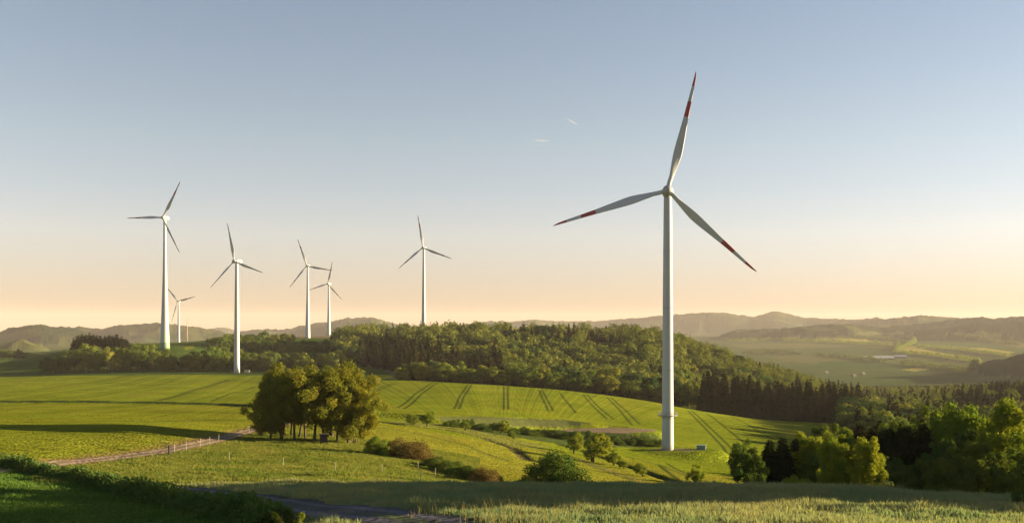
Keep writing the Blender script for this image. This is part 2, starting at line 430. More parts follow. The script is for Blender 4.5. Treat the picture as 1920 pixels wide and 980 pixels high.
# terrace step under the tramline field: ground drops a few metres toward the viewer
STEP = poly_w([(815, 779), (900, 780), (980, 781), (1060, 786), (1110, 792)])
s = slice(np.searchsorted(Ds, 230), np.searchsorted(Ds, 420))
dd = seg_dist(STEP, X[:, s], Y[:, s])
yl = np.interp(X[:, s], STEP[:, 0], STEP[:, 1])
k = np.where(Y[:, s] < yl, np.exp(-(np.maximum(dd - 9, 0) / 13.0)**2) * np.clip(dd / 9.0, 0, 1)**2 * (3 - 2 * np.clip(dd / 9.0, 0, 1)), 0)
Zg[:, s] -= 4.0 * k

# ------------------------------------------------------------------ ground colours (what grows where)
CROP, CROP2, MEAD = (0.146, 0.182, 0.012), (0.162, 0.186, 0.014), (0.170, 0.178, 0.020)
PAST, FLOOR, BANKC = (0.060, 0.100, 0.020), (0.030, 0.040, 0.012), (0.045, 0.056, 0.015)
col = np.zeros((NP, ND, 4), np.float32)
PY = HZ - Zg / DD * F
def paint(mask, c, tall=1.0, k=1.0):
    m_ = (mask * 1.0 * k)[..., None].astype(np.float32)
    col[...] = col * (1 - m_) + np.array([*c, tall], np.float32) * m_
def paint_line(P, hw, c, tall=0.6, soft=0.5, k=1.0):
    s_ = near(P, hw * 3 + 2)
    dd_ = seg_dist(P, X[:, s_], Y[:, s_])
    m_ = (np.clip((hw - dd_) / (soft * hw) + 0.5, 0, 1) * k)[..., None].astype(np.float32)
    col[:, s_] = col[:, s_] * (1 - m_) + np.array([*c, tall], np.float32) * m_
paint(np.ones((NP, ND)), MEAD)
paint((DD > 235) & (DD < 720), CROP)
paint((PX < 480) & (DD > 140) & (DD < 420) & (PY > 757) & (PY < 803), CROP2)
TRKP = np.array([(-300, 890), (40, 876), (100, 870), (180, 862), (260, 852), (330, 841), (400, 826), (450, 813), (490, 802), (525, 795), (560, 785), (610, 763)], float)
trk_line = lambda px: np.interp(px, TRKP[:, 0], TRKP[:, 1])
paint((PX < 560) & (DD > 80) & (DD <= 210) & (PY < trk_line(PX)) & (PY > 800), (0.138, 0.170, 0.014))
paint((DD > 30) & (DD < 100) & (PX < 560) & (PY > 865 + PX * 0.205), (0.055, 0.114, 0.022))    # dark green ley below the hedge
paint((DD < 90) & (PY < 872 + PX * 0.205) & (PX > -250), (0.150, 0.205, 0.110))
paint((DD > 720), PAST)
# wooded hill floor
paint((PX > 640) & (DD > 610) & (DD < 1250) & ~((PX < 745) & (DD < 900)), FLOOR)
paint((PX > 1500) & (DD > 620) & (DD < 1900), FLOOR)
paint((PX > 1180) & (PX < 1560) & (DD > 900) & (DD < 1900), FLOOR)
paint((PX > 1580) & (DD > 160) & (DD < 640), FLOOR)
# far country
FARG = (0.060, 0.088, 0.030)
paint(DD > 1900, FARG)
patch = vnoise(X / 420, Y / 650, 21) + 0.5 * vnoise(X / 160, Y / 300, 22)
paint((DD > 1900) & (patch > 0.22), (0.085, 0.105, 0.035), k=0.8)
paint((DD > 1900) & (patch < -0.20), (0.055, 0.085, 0.030), k=0.8)
FW = (0.022, 0.038, 0.014)
wn = vnoise(X / 260, Y / 420, 31) + 0.6 * vnoise(X / 90, Y / 150, 32)
paint((DD > 1900) & (wood > 0.35) & (wn > -0.28), FW, 1.0)
paint((DD > 1900) & (wood > 0.35) & (wn > 0.22), (0.060, 0.070, 0.022), 1.0)
paint((DD > 2500) & (DD < 2900) & (PX < 200) & (wood > 0.2), (0.085, 0.095, 0.035), 1.0)
YEL = (0.27, 0.25, 0.055)
for poly in ([(1690, 650), (1722, 648), (1785, 659), (1835, 672), (1760, 665), (1680, 660)],
             [(1800, 652), (1832, 650), (1905, 660), (1885, 664)],
             [(1770, 628), (1830, 624), (1910, 636), (1850, 637)],
             [(1690, 692), (1720, 689), (1745, 692), (1715, 696)],
             [(1440, 635), (1520, 633), (1690, 641), (1600, 641)],
             [(1685, 631), (1710, 628), (1712, 632)]):
    paint(in_poly(poly, PX, PY) & (DD > 2100) & (DD < 5600), YEL)
for poly, c_ in (([(1365, 646), (1500, 643), (1600, 648), (1540, 652), (1400, 653)], (0.105, 0.115, 0.045)), ([(1540, 676), (1640, 676), (1700, 684), (1640, 692), (1530, 688)], (0.045, 0.080, 0.026)),
                 ([(1430, 668), (1530, 667), (1600, 674), (1500, 680)], (0.095, 0.105, 0.038)), ([(1720, 652), (1790, 656), (1880, 668), (1850, 676), (1780, 664)], (0.050, 0.075, 0.028)),
                 ([(1840, 640), (1920, 644), (1990, 652), (1920, 652)], (0.12, 0.115, 0.05)), ([(1600, 626), (1690, 624), (1700, 628), (1610, 630)], (0.10, 0.105, 0.045))):
    paint(in_poly(poly, PX, PY) & (DD > 2100) & (DD < 5600), c_)
paint(in_poly([(1395, 657), (1430, 653), (1480, 656), (1505, 664), (1400, 666)], PX, PY) & (DD > 2100) & (DD < 5600), (0.045, 0.055, 0.022))
paint(in_poly([(1705, 640), (1780, 640), (1900, 652), (1800, 652), (1720, 648)], PX, PY) & (DD > 2100) & (DD < 5600), (0.06, 0.10, 0.035))
# canopy of the far woods: rough surface a few metres high
wf = (DD > 1900) * np.clip(wood * 1.5 - 0.4, 0, 1) * (wn > -0.28)
Zg = Zg + wf * (2.2 * rng.random(Zg.shape) + 15 * vnoise(X / 45, Y / 45, 41) + 9 * vnoise(X / 17, Y / 90, 42) + 5)
pn = vnoise(X / 14, Y / 22, 91) + .6 * vnoise(X / 5, Y / 8, 92) + .5 * vnoise(X / 45, Y / 70, 93)
near_ = (DD < 720)
mk = (np.clip(pn * 1.3 + .1, 0, 1) * near_ * 0.42)[..., None].astype(np.float32)
col[...] = col * (1 - mk) + np.array([0.205, 0.180, 0.022, 1.0], np.float32) * mk
mk = (np.clip(-pn * 1.3 - .1, 0, 1) * near_ * 0.42)[..., None].astype(np.float32)
col[...] = col * (1 - mk) + np.array([0.085, 0.130, 0.012, 1.0], np.float32) * mk
# ditches, banks, field margins
paint_line(WB[0][0], 3.0, (0.035, 0.055, 0.014), 0.9)
paint_line(WB[1][0], 1.8, (0.045, 0.060, 0.016), 0.9)
paint_line(WB[2][0], 1.5, (0.075, 0.070, 0.025), 0.9)
paint_line(poly_w([(0, 790), (150, 790), (260, 789), (470, 786)]), 0.9, (0.06, 0.085, 0.02), 0.9)
s = slice(np.searchsorted(Ds, 250), np.searchsorted(Ds, 420))
yl2 = np.interp(X, STEP[:, 0], STEP[:, 1])
paint(in_poly([(815, 780), (900, 780), (1060, 786), (1110, 793), (1060, 803), (900, 797), (830, 791)], PX, PY) & (DD > 250) & (DD < 420), (0.058, 0.068, 0.024), 0.25)  # bank face: rank grass, with its shade also put into the darker colour
paint(in_poly([(860, 800), (1000, 801), (1080, 809), (1235, 812), (1240, 838), (1160, 838), (1060, 834), (985, 822), (880, 808)], PX, PY) & (DD > 230) & (DD < 330), (0.050, 0.070, 0.018), 0.4)
paint(np.hypot((X - pad2[0]) / 14.5, (Y - pad2[1]) / 8) + 0.25 * vnoise(X / 3, Y / 3, 8) < 1, (0.20, 0.155, 0.105), 0.35)
paint(np.hypot((X - TB[0] - 3) / 10, (Y - TB[1]) / 5) + 0.5 * vnoise(X / 2.5, Y / 2.5, 9) < 0.8, (0.14, 0.135, 0.055), 0.6)
paint((in_poly([(500, 693), (560, 693), (545, 698), (495, 697)], PX, PY)) & (DD > 650) & (DD < 850), (0.17, 0.15, 0.08), 0.5)
paint(in_poly([(345, 650), (362, 647), (365, 652), (348, 655)], PX, PY) & (DD > 850), (0.16, 0.17, 0.02))
paint(in_poly([(500, 630), (660, 628), (660, 633), (500, 634)], PX, PY) & (DD > 1100) & (DD < 1700), (0.14, 0.11, 0.07), 0.6)
TW = np.array([hpt(a, b_) for a, b_ in TRKP[1:]])
paint_line(TW, 3.4, (0.20, 0.135, 0.055), 0.8, 1.0, 0.75)
dry = np.clip(1 - np.abs(PY - 893) / 17, 0, 1) * (PX > 120) * (PX < 880) * (DD > 84) * (DD < 140) * np.clip(.75 + 1.6 * vnoise(X / 7, Y / 4, 95), 0, 1)
paint(np.clip(dry * 1.3, 0, 1), (0.235, 0.190, 0.080), 1.0, 0.8)
for L_, c_ in (([(690, 800), (780, 811), (870, 833), (945, 862)], (0.075, 0.090, 0.022)), ([(1010, 842), (1100, 868), (1200, 905)], (0.070, 0.085, 0.020)), ([(980, 833), (1090, 862), (1215, 905)], (0.14, 0.12, 0.05)), ([(1180, 856), (1240, 872), (1330, 905)], (0.075, 0.090, 0.022))):
    paint_line(poly_w(L_, 110), 0.9, c_, 0.8, 1.0, 0.7)
paint(in_poly([(706, 791), (830, 803), (965, 838), (1040, 838), (930, 815), (840, 795), (760, 788)], PX, PY) & (DD > 150) & (DD < 320), (0.150, 0.158, 0.040), 1.0, 0.7)
# tramlines
TRAM = [[(822, 717), (790, 738), (757, 766)], [(812, 717), (778, 738), (745, 764)],
        [(886, 720), (870, 742), (860, 766)], [(878, 720), (862, 742), (851, 766)],
        [(944.5, 724), (944.5, 745), (944.5, 767)], [(951.5, 724), (952, 745), (953, 767)],
        [(1011, 731), (1019, 750), (1028, 770)], [(1017, 731), (1027, 750), (1037, 770)],
        [(1050, 736), (1062, 752), (1080, 774)],
        [(1094, 740), (1115, 764), (1138, 785)], [(1101, 740), (1124, 764), (1150, 785)],
        [(1138, 744), (1160, 766), (1186, 797)], [(1146, 745), (1172, 768), (1200, 795)],
        [(742, 719), (700, 735), (672, 748)], [(736, 718), (690, 735), (665, 747)],
        [(1290, 770), (1320, 800), (1356, 838), (1400, 892)], [(1297, 770), (1330, 800), (1370, 838), (1412, 888)],
        [(1325, 775), (1365, 805), (1410, 842)], [(1370, 780), (1420, 806), (1480, 838)],
        [(430, 712), (370, 730), (300, 750)], [(425, 712), (363, 730), (292, 750)],
        [(480, 724), (430, 738), (395, 752)], [(250, 703), (180, 714), (130, 720)],
        [(1250, 868), (1290, 888), (1310, 905)], [(1235, 870), (1260, 890), (1275, 905)]]
for T_ in TRAM:
    paint_line(poly_w(T_, 150), 0.55, (0.026, 0.040, 0.010), 0.5, 0.8, 0.85)
# drilled rows: faint streaks along the tramlines
u = np.zeros_like(PX)
rows = vnoise(PX / 3.2, DD * 0 + 3.3, 51) * 0.5
fm_ = (DD > 336) & (DD < 620) & (PX > 640) & (PY < 778 + np.maximum(PX - 1000, 0) * .09)
col[..., :3] *= np.where(fm_, 1 + 0.6 * vnoise((PX - 945) / (0.55 * (1 + (DD - 350) / 260.0 * 0 + 1)) / (DD / 400), DD * 0, 52), 1)[..., None]

ta, tb = poly_w([(430, 712), (300, 750)], 150); dv_ = (tb - ta) / np.linalg.norm(tb - ta)
rc = (X - ta[0]) * dv_[1] - (Y - ta[1]) * dv_[0]
lf_ = (DD > 235) & (DD < 720) & (PX < 640) & (PY < 800)
col[..., :3] *= np.where(lf_, 1 + .30 * vnoise(rc / 1.3, DD * 0, 53) + .22 * vnoise(rc / 5.5, DD * 0 + 1.7, 54), 1)[..., None]
# ---- mesh of the ground: structured front sheet, carried on round the back of the viewer
ae = math.atan((pxs[-1] - 960) / F); al = math.atan((pxs[0] - 960) / F)
side = np.linspace(ae, 2 * pi + al, 42)[1:-1]
kx = np.concatenate([(pxs - 960) / F, np.sin(side) / cos(ae)]); ky = np.concatenate([np.ones(NP), np.cos(side) / cos(ae)])
tt = np.linspace(0, 1, len(side) + 2)[1:-1][:, None]; tt = tt * tt * (3 - 2 * tt)
Zs = Zg[-1][None] * (1 - tt) + Zg[0][None] * tt
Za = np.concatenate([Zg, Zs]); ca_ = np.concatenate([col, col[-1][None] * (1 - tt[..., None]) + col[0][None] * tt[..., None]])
nc = len(kx)
V = np.stack([kx[:, None] * Ds[None], ky[:, None] * Ds[None], Za], -1).reshape(-1, 3)
V = np.concatenate([V, [[0, 0, -2.7]]])
i, j = np.meshgrid(np.arange(nc), np.arange(ND - 1), indexing='ij')
i2 = (i + 1) % nc
q = np.stack([i * ND + j, i2 * ND + j, i2 * ND + j + 1, i * ND + j + 1], -1).reshape(-1, 4)
ii = np.arange(nc); t_ = np.stack([np.full(nc, len(V) - 1), (ii + 1) % nc * ND, ii * ND], -1)
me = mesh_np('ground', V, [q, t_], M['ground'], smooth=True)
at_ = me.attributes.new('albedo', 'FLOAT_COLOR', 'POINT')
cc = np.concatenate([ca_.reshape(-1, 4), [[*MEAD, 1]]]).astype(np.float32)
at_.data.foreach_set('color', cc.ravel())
link('ground', me, kind='structure')
del V, q, cc, ca_, i, j, i2

# ------------------------------------------------------------------ tracks laid on the ground
def ribbon(name, P, width, base, lift, **props):
    P = np.asarray(P, float)
    t = np.concatenate([[0], np.cumsum(np.linalg.norm(np.diff(P, axis=0), axis=1))])
    n = max(int(t[-1] / 0.7), 8); ti = np.linspace(0, t[-1], n)
    Q = np.stack([pchip(t, P[:, 0], ti), pchip(t, P[:, 1], ti)], -1)
    tg = np.gradient(Q, axis=0); tg /= np.linalg.norm(tg, axis=1)[:, None]; nr = np.c_[tg[:, 1], -tg[:, 0]]
    off = np.linspace(-0.5, 0.5, 9)
    V = []
    for o in off:
        jit = 1 + (0.12 * np.sin(ti * 0.9 + o * 7) + 0.10 * rng.standard_normal(n)) * (abs(o) > 0.4)
        p = Q + nr * (o * width * jit)[:, None]
        hump = 0.06 * cos(o * 2 * pi * 1.5) * 0
        V.append(np.c_[p, gxy(p[:, 0], p[:, 1]) + lift + hump])
    V = np.stack(V, 1).reshape(-1, 3)
    oo = np.tile(off, n); tt2 = np.repeat(ti, 9)
    rut = np.exp(-((np.abs(oo) - .25) / .10) ** 2) + .5 * vnoise(tt2 / 2.5, oo * 5, 97)
    edge = np.clip((np.abs(oo) - .36) / .14, 0, 1); mid = np.exp(-(oo / .10) ** 2) * np.clip(.6 + vnoise(tt2 / 4, oo, 98), 0, 1)
    cA = np.array(base)[None] * (0.75 + .55 * rut[:, None])
    g_ = np.clip(mid * .8 + edge * (.5 + .9 * vnoise(tt2 / 1.7, oo * 3, 99)), 0, 1)[:, None]
    cA = cA * (1 - g_) + np.array([[0.09, 0.12, 0.035]]) * g_
    a, b = np.meshgrid(np.arange(n - 1), np.arange(8), indexing='ij')
    q = np.stack([a * 9 + b, a * 9 + b + 1, (a + 1) * 9 + b + 1, (a + 1) * 9 + b], -1).reshape(-1, 4)
    me_ = mesh_np(name, V, [q], M['ground'], smooth=True)
    me_.attributes.new('albedo', 'FLOAT_COLOR', 'POINT').data.foreach_set('color', np.c_[cA, np.full(len(cA), .3)].astype(np.float32).ravel())
    return link(name, me_, **props)
trk = [hpt(a, b) for a, b in ((40, 876), (100, 870), (180, 862), (260, 852), (330, 841), (400, 826), (450, 813), (490, 802), (525, 795), (560, 785), (610, 763))]
trk = [np.array([-42.0, 78.0]), np.array([-47.0, 84.0])] + trk
ribbon('farm_track', trk, 3.0, (0.205, 0.150, 0.115), 0.07, kind='structure')
ribbon('lane', [hpt(300, 914), hpt(340, 919), hpt(420, 930), hpt(520, 943), hpt(620, 957), hpt(720, 968), hpt(770, 977), hpt(805, 990), np.array([-1.0, 28.0])], 4.3, (0.092, 0.090, 0.098), 0.08, kind='structure')
ribbon('hill_track', [hpt(a, b, 300) for a, b in ((650, 738), (675, 724), (700, 715), (725, 711), (740, 708))] + [at(742, 690)[:2], at(722, 770)[:2], at(700, 850)[:2], at(668, 920)[:2]], 3.4, (0.13, 0.10, 0.08), 0.12, kind='structure')

# ------------------------------------------------------------------ foliage generators
def quads(P, Nrm, size, aspect=1.0, rg=rng, tang=None):
    n = len(P)
    Nrm = Nrm / (np.linalg.norm(Nrm, axis=1, keepdims=True) + 1e-9)
    r = rg.standard_normal((n, 3)) if tang is None else tang
    e1 = np.cross(Nrm, r); e1 /= np.linalg.norm(e1, axis=1, keepdims=True) + 1e-9
    e2 = np.cross(Nrm, e1)
    s = np.broadcast_to(size, (n,))[:, None] * 0.5
    a, b = e1 * s, e2 * s * aspect
    # irregular leaf spray: a kite, bent along its length
    V = np.stack([P - a * 1.1, P - b * 0.8 + Nrm * s * 0.25, P + a * 1.2, P + b + Nrm * s * 0.15], 1).reshape(-1, 3)
    q = np.arange(4 * n).reshape(-1, 4)
    return V, q
def lobes_crown(L, n, size, rg, fill=0.25, jag=0.22, ruf=0.55):
    """L: (k,6) centres and radii; leaves in a rough shell on each lobe, sparse inside"""
    L = np.asarray(L, float); w_ = (L[:, 3] * L[:, 5]); w_ = w_ / w_.sum()
    P, D_ = [], []
    tot = 0
    while tot < n:
        k = rg.choice(len(L), n, p=w_)
        d_ = rg.standard_normal((n, 3)); d_ /= np.linalg.norm(d_, axis=1, keepdims=True)
        f = np.where(rg.random(n) < fill, rg.random(n) ** 0.6, 1 - jag * rg.random(n) ** 1.5 + jag * 0.7 * rg.random(n) ** 3)
        p = L[k, :3] + d_ * L[k, 3:] * f[:, None]
        inside = np.zeros(n, bool)
        for m_ in range(len(L)):
            e = (((p - L[m_, :3]) / L[m_, 3:]) ** 2).sum(1)
            inside |= (e < 0.45) & (k != m_) & (rg.random(n) < 0.85)
        p, d_ = p[~inside], d_[~inside]
        P.append(p); D_.append(d_); tot += len(p)
    P = np.concatenate(P)[:n]; D_ = np.concatenate(D_)[:n]
    return quads(P, D_ * 1.0 + rg.standard_normal((n, 3)) * ruf, size * (0.6 + 0.8 * rg.random(n)), 0.75, rg)

def spray_lobes(H, Wd, rg, k=46, base=0.05, r0=.17, r1=.30, squeeze=1.0, flat=1.0):
    z0, R_ = base * H, Wd / 2
    cz, hz = (z0 + H) / 2, (H - z0) / 2
    ax = rg.uniform(-.12, .12, 2) * Wd
    L = [[ax[0] * .5, ax[1] * .5, cz - hz * .1, R_ * .5, R_ * .5, hz * .62]]
    for i in range(k):
        u = rg.standard_normal(3); u /= np.linalg.norm(u)
        if u[2] < -.75: continue
        if u[2] > 0: u[:2] *= flat
        f = rg.uniform(.62, .98) * (1 + .12 * math.sin(3 * math.atan2(u[1], u[0]) + i * .05 + ax[0]))
        e = 1.0 if u[2] > 0 else squeeze
        r = R_ * rg.uniform(r0, r1)
        L.append([ax[0] * (u[2] + 1) + u[0] * R_ * f * e, ax[1] * (u[2] + 1) + u[1] * R_ * f * e, cz + u[2] * hz * f, r, r, r * rg.uniform(.75, 1.25)])
    return np.array(L)
def broad_lobes(H, Wd, rg, k=14, base=0.18, topheavy=0.5, loose=0.0):
    """lobes of a broadleaf crown: height H, width Wd, from base*H up"""
    z0, R_ = base * H, Wd / 2
    cz, hz = (z0 + H) / 2, (H - z0) / 2
    L = [[0, 0, cz, R_ * 0.62, R_ * 0.62, hz * 0.72]]
    for i in range(k):
        a = i * 2.399 + rg.random() * 0.8; t = -0.8 + 1.6 * (i + 0.5) / k + rg.uniform(-.1, .1)
        e = math.sqrt(max(0, 1 - t * t)) * (1.0 if t > 0 else 0.9)
        r = R_ * rg.uniform(0.26, 0.42)
        rad = R_ * (e * 0.72 + loose * rg.uniform(-.1, .25))
        L.append([rad * cos(a), rad * sin(a), cz + hz * 0.78 * t, r, r, r * rg.uniform(0.7, 1.0) * min(1.3, hz / R_ * 0.9 + .2)])
    return np.array(L)
def trunk_mesh(name, H, r, limbs, rg, lean=0.0, crown=None):
    b = MB(); la = rg.random() * 6.28
    top = np.array([lean * cos(la), lean * sin(la), H])
    pts = [np.array([0, 0, -0.4])] + [top * t + np.array([rg.uniform(-.02, .02) * H, rg.uniform(-.02, .02) * H, 0]) * (t > 0) for t in (0, .25, .5, .75, 1)]
    b.tube(pts, [r * 1.5, r * 1.25, r * .95, r * .75, r * .5, r * .15], 8)
    for i in range(limbs):
        t = rg.uniform(0.22, 0.75); p0 = top * t
        a = rg.random() * 6.28; ln = H * rg.uniform(.25, .42) * (1.1 - t * .5)
        p1 = p0 + np.array([cos(a) * ln * .5, sin(a) * ln * .5, ln * .35]); p2 = p1 + np.array([cos(a) * ln * .4, sin(a) * ln * .4, ln * .45])
        b.tube([p0, p1, p2], [r * .5 * (1 - t * .4), r * .3, r * .06], 6)
    return b.mesh(name, M['bark'], True, weld=False)
def broad_meshes(H, Wd, n, leaf, mat, seed, **kw):
    rg = np.random.default_rng(seed)
    fine = kw.pop('fine', False); ruf = kw.pop('ruf', .55)
    L = spray_lobes(H, Wd, rg, **kw) if fine else broad_lobes(H, Wd, rg, **kw)
    V, q = lobes_crown(L, n, leaf, rg, fill=.5 if fine else .25, jag=.45 if fine else .22, ruf=ruf)
    return mesh_np('crown', V, [q], mat), trunk_mesh('trunk', H * 0.8, max(0.10, H * 0.016), 5, rg)
def spruce_meshes(H, Wd, n, leaf, seed, base=0.1, mat=None, taper=0.82):
    rg = np.random.default_rng(seed)
    t = 1 - np.sqrt(rg.random(n)); t = base + (1 - base) * t          # more needles low down
    lay = 9 + H * 0.5
    sw = 0.72 + 0.28 * (1 - (t * lay) % 1.0)
    R_ = Wd / 2 * ((1 - t) / (1 - base)) ** taper * sw + 0.03 * Wd
    a = rg.random(n) * 2 * pi
    az = 0.85 + 0.15 * np.sin(a * 5 + t * 9 + seed) + 0.15 * rg.standard_normal(n)
    f = np.sqrt(rg.uniform(0.25, 1, n)) * az
    P = np.c_[np.cos(a) * R_ * f, np.sin(a) * R_ * f, t * H - 0.12 * R_ * f]
    out = np.c_[np.cos(a), np.sin(a), np.full(n, -0.35)]
    nr = np.c_[np.cos(a) * .5, np.sin(a) * .5, np.full(n, 0.9)] + 0.5 * rg.standard_normal((n, 3))
    sd = np.cross(out, nr)
    V, q = quads(P, nr, leaf * (0.6 + 0.8 * rg.random(n)), 0.55, rg, tang=sd)
    b = MB(); b.tube([[0, 0, -.4], [0, 0, H * .5], [0, 0, H * .98]], [H * .014 + .05, H * .009, .02], 7)
    return mesh_np('crown', V, [q], mat or M['needle']), b.mesh('trunk', M['bark'], True, weld=False)

def plant(kind, label, cat, meshes, loc, scale=(1, 1, 1), rz=0.0, group=None, parts=('crown', 'trunk')):
    o = thing(kind, label, cat, loc, rz, scale, group)
    for nme, m_ in zip(parts, meshes):
        if m_ is not None: link(nme, m_, o)
    return o

# ------------------------------------------------------------------ wind turbines
def blade_mesh(L, chord, bands, pitch=12.0):
    """lofted blade along +z, chord across x; root cylinder, widest at a quarter, swept point"""
    st = [(0.0, .50, .44, 0), (.05, .50, .44, 0), (.10, .56, .36, 20), (.16, .72, .28, 17), (.22, .88, .22, 14), (.28, 1.0, .17, 11), (.34, .97, .14, 9), (.44, .82, .11, 7),
          (.54, .66, .09, 5), (.61, .55, .075, 4), (.612, .548, .075, 4), (.744, .42, .055, 3), (.746, .418, .055, 3), (.872, .31, .04, 1.5), (.874, .308, .04, 1.5), (.94, .23, .03, 1), (.975, .15, .02, 0), (1.0, .02, .01, 0)]
    n = 14; V = []
    for r, c, th, tw in st:
        c_ = c * chord; t_ = th * chord
        k = np.linspace(0, 2 * pi, n, endpoint=False)
        round_ = r < 0.08
        x = np.cos(k) * c_ / 2 + (0 if round_ else c_ * 0.14) - (0.0 if r < .9 else (r - .9) ** 2 * chord * 6)
        y = np.sin(k) * t_ / 2 * (1 if round_ else (0.55 + 0.45 * np.cos(k) * -1 + 0.0))
        a = R(tw + pitch) if not round_ else 0
        V.append(np.c_[x * cos(a) - y * sin(a), x * sin(a) + y * cos(a) - 0.9 * 0 - r * r * 0.9, np.full(n, r * L)])
    b = MB()
    q, qm = [], []
    Vc = np.concatenate(V)
    for i in range(len(st) - 1):
        r = (st[i][0] + st[i + 1][0]) / 2
        red = bands and (0.612 < r < 0.745 or r > 0.873)
        b.q.append(np.array([[i * n + j, i * n + (j + 1) % n, (i + 1) * n + (j + 1) % n, (i + 1) * n + j] for j in range(n)])); b.qm += [1 if red else 0] * n
    b.v = [Vc]; b.n = len(Vc)
    e = (len(st) - 1) * n
    b.t.append(np.array([[e, e + j, e + j + 1] for j in range(1, n - 1)])); b.tm += [1 if bands else 0] * (n - 2)
    return b.mesh('blade', [M['blade'], M['red']], True, weld=False)

def turbine(px, base_py, D, hub_px, hub_py, Lpx, W, ph, rb, rt, label, bands=True, shape=1.0, green=False, platform=False, chordk=1.0, pitch=14):
    x = (px - 960) / F * D
    zb = float(gz(px, D)); zh = -(hub_py - HZ) / F * D
    H = zh - zb; L = Lpx / F * D
    o = thing('wind_turbine', label, 'wind turbine', (x, D, zb), group=None)
    prof = []
    top = H - rt * 0.9
    for t in np.linspace(0, 1, 41):
        r = rt + (rb - rt) * (1 - t) ** shape
        mi = 0
        if green and t * top < 12: mi = 2 if t * top < 4.5 else 1
        prof.append((r, t * top if t > 0 else -1.5, mi))
    b = MB(); b.lathe(prof, 36)
    tw = link('tower', b.mesh('tower', [M['tower'], M['green_band'], M['green_dark']], True), o)
    if platform:
        zp = (base_py - 778) / F * D
        b = MB()
        rr = rb + 0.6
        b.lathe([(rb - .15, zp - .12), (rr + .55, zp - .12), (rr + .55, zp), (rb - .15, zp)], 40, cap=False)
        for k in range(20):
            a = k * pi / 10; p = np.array([cos(a) * (rr + .5), sin(a) * (rr + .5), zp])
            b.tube([p, p + [0, 0, 1.0]], .035, 6)
        for hh in (.5, 1.0):
            a = np.linspace(0, 2 * pi, 41); b.tube(np.c_[np.cos(a) * (rr + .5), np.sin(a) * (rr + .5), np.full(41, zp + hh)], .035, 6, caps=False)
        for k in range(8):
            a = k * pi / 4; b.tube([[cos(a) * rb, sin(a) * rb, zp - .9], [cos(a) * (rr + .45), sin(a) * (rr + .45), zp - .1]], .06, 6)
        link('service_platform', b.mesh('service_platform', M['platform'], False), tw)
        for zf in (0.31 * H, 0.55 * H, 0.77 * H):
            b = MB()
            t = zf / top; r = rt + (rb - rt) * (1 - t) ** shape
            b.lathe([(r - .02, zf - .09), (r + .035, zf - .09), (r + .035, zf + .09), (r - .02, zf + .09)], 36, cap=False)
            link('flange_ring', b.mesh('flange_ring', M['hub'], True), tw)
    # nacelle axis: n points upwind, toward the viewer and a little to the left
    nx, ny = -sin(R(W)), -cos(R(W))
    k = rt / 1.15
    b = MB()
    pr = [(0.02, -5.2), (.9, -5.0), (1.6, -4.2), (1.75, -2.6), (1.75, -0.8), (1.6, .8), (1.3, 1.7)]
    b.lathe([(r * k, z * k) for r, z in pr], 24)
    na = link('nacelle', b.mesh('nacelle', M['tower'], True), o, (0, 0, H))
    na.rotation_euler = (pi / 2, 0, R(-W))          # local +z -> -y, turned by W
    b = MB()
    pr = [(1.2, 1.8), (1.42, 2.2), (1.45, 3.2), (1.2, 3.8), (.95, 3.85), (.9, 4.05), (.5, 4.2), (.03, 4.25)]
    b.lathe([(r * k, z * k) for r, z in pr], 24)
    hu = link('hub', b.mesh('hub', M['hub'], True), o, (0, 0, H)); hu.rotation_euler = na.rotation_euler
    bm_ = blade_mesh(L - 0.9 * k, (0.085 * L) * chordk, bands, pitch)
    for q_ in range(3):
        f = R(ph + 120 * q_)
        bl = link('blade', bm_, o)
        # rotor plane: e1 to the right in the picture, e2 up; blade +z along its spoke, +y downwind
        e1 = np.array([cos(R(W)), -sin(R(W)), 0]); dn = np.array([-nx, -ny, 0])
        zax = e1 * sin(f) + np.array([0, 0, 1]) * cos(f)
        yax = dn; xax = np.cross(yax, zax)
        import mathutils
        m4 = mathutils.Matrix(((xax[0], yax[0], zax[0]), (xax[1], yax[1], zax[1]), (xax[2], yax[2], zax[2]))).to_4x4()
        pos = np.array([nx, ny, 0]) * 3.0 * k + zax * 0.9 * k
        m4.translation = (pos[0], pos[1], H + pos[2])
        bl.matrix_local = m4
    return o
turbine(1252, 843, 295, 1250, 359, 223, 10, 13.7, 1.72, 1.12, 'large white wind turbine with red banded blades standing nearest, railed platform round its tower', shape=0.75, platform=True, chordk=.87, pitch=5)
turbine(309, 652, 900, 303, 408.5, 77, 16, 30.6, 4.35, 1.25, 'tall wind turbine with wide tower foot painted in green bands behind the tree row', shape=1.9, green=True, chordk=.95)
turbine(444, 698, 760, 438, 490, 74, 25, -11.5, 2.25, 1.2, 'white wind turbine with plain grey blades at the crop edge before the tree row', bands=False, shape=0.9, chordk=.95)
turbine(577, 632, 1295, 573.7, 498.5, 53, 12.5, -19.7, 3.4, 1.2, 'wind turbine on the bare plateau, taller of the two close together', shape=1.6)
turbine(616.5, 630, 1650, 616, 532, 43, 21, 14.2, 3.3, 1.3, 'wind turbine on the bare plateau, smaller and further of the two close together', shape=1.5)
turbine(794.5, 640, 1140, 791.5, 464.5, 61, 13, -9.1, 2.9, 1.2, 'wind turbine rising alone from behind conifers on the wooded hill', shape=1.3)
turbine(335, 645, 1970, 333.5, 564.5, 41, 18, -42, 2.6, 1.3, 'small far wind turbine close beside the tall tower with green foot')

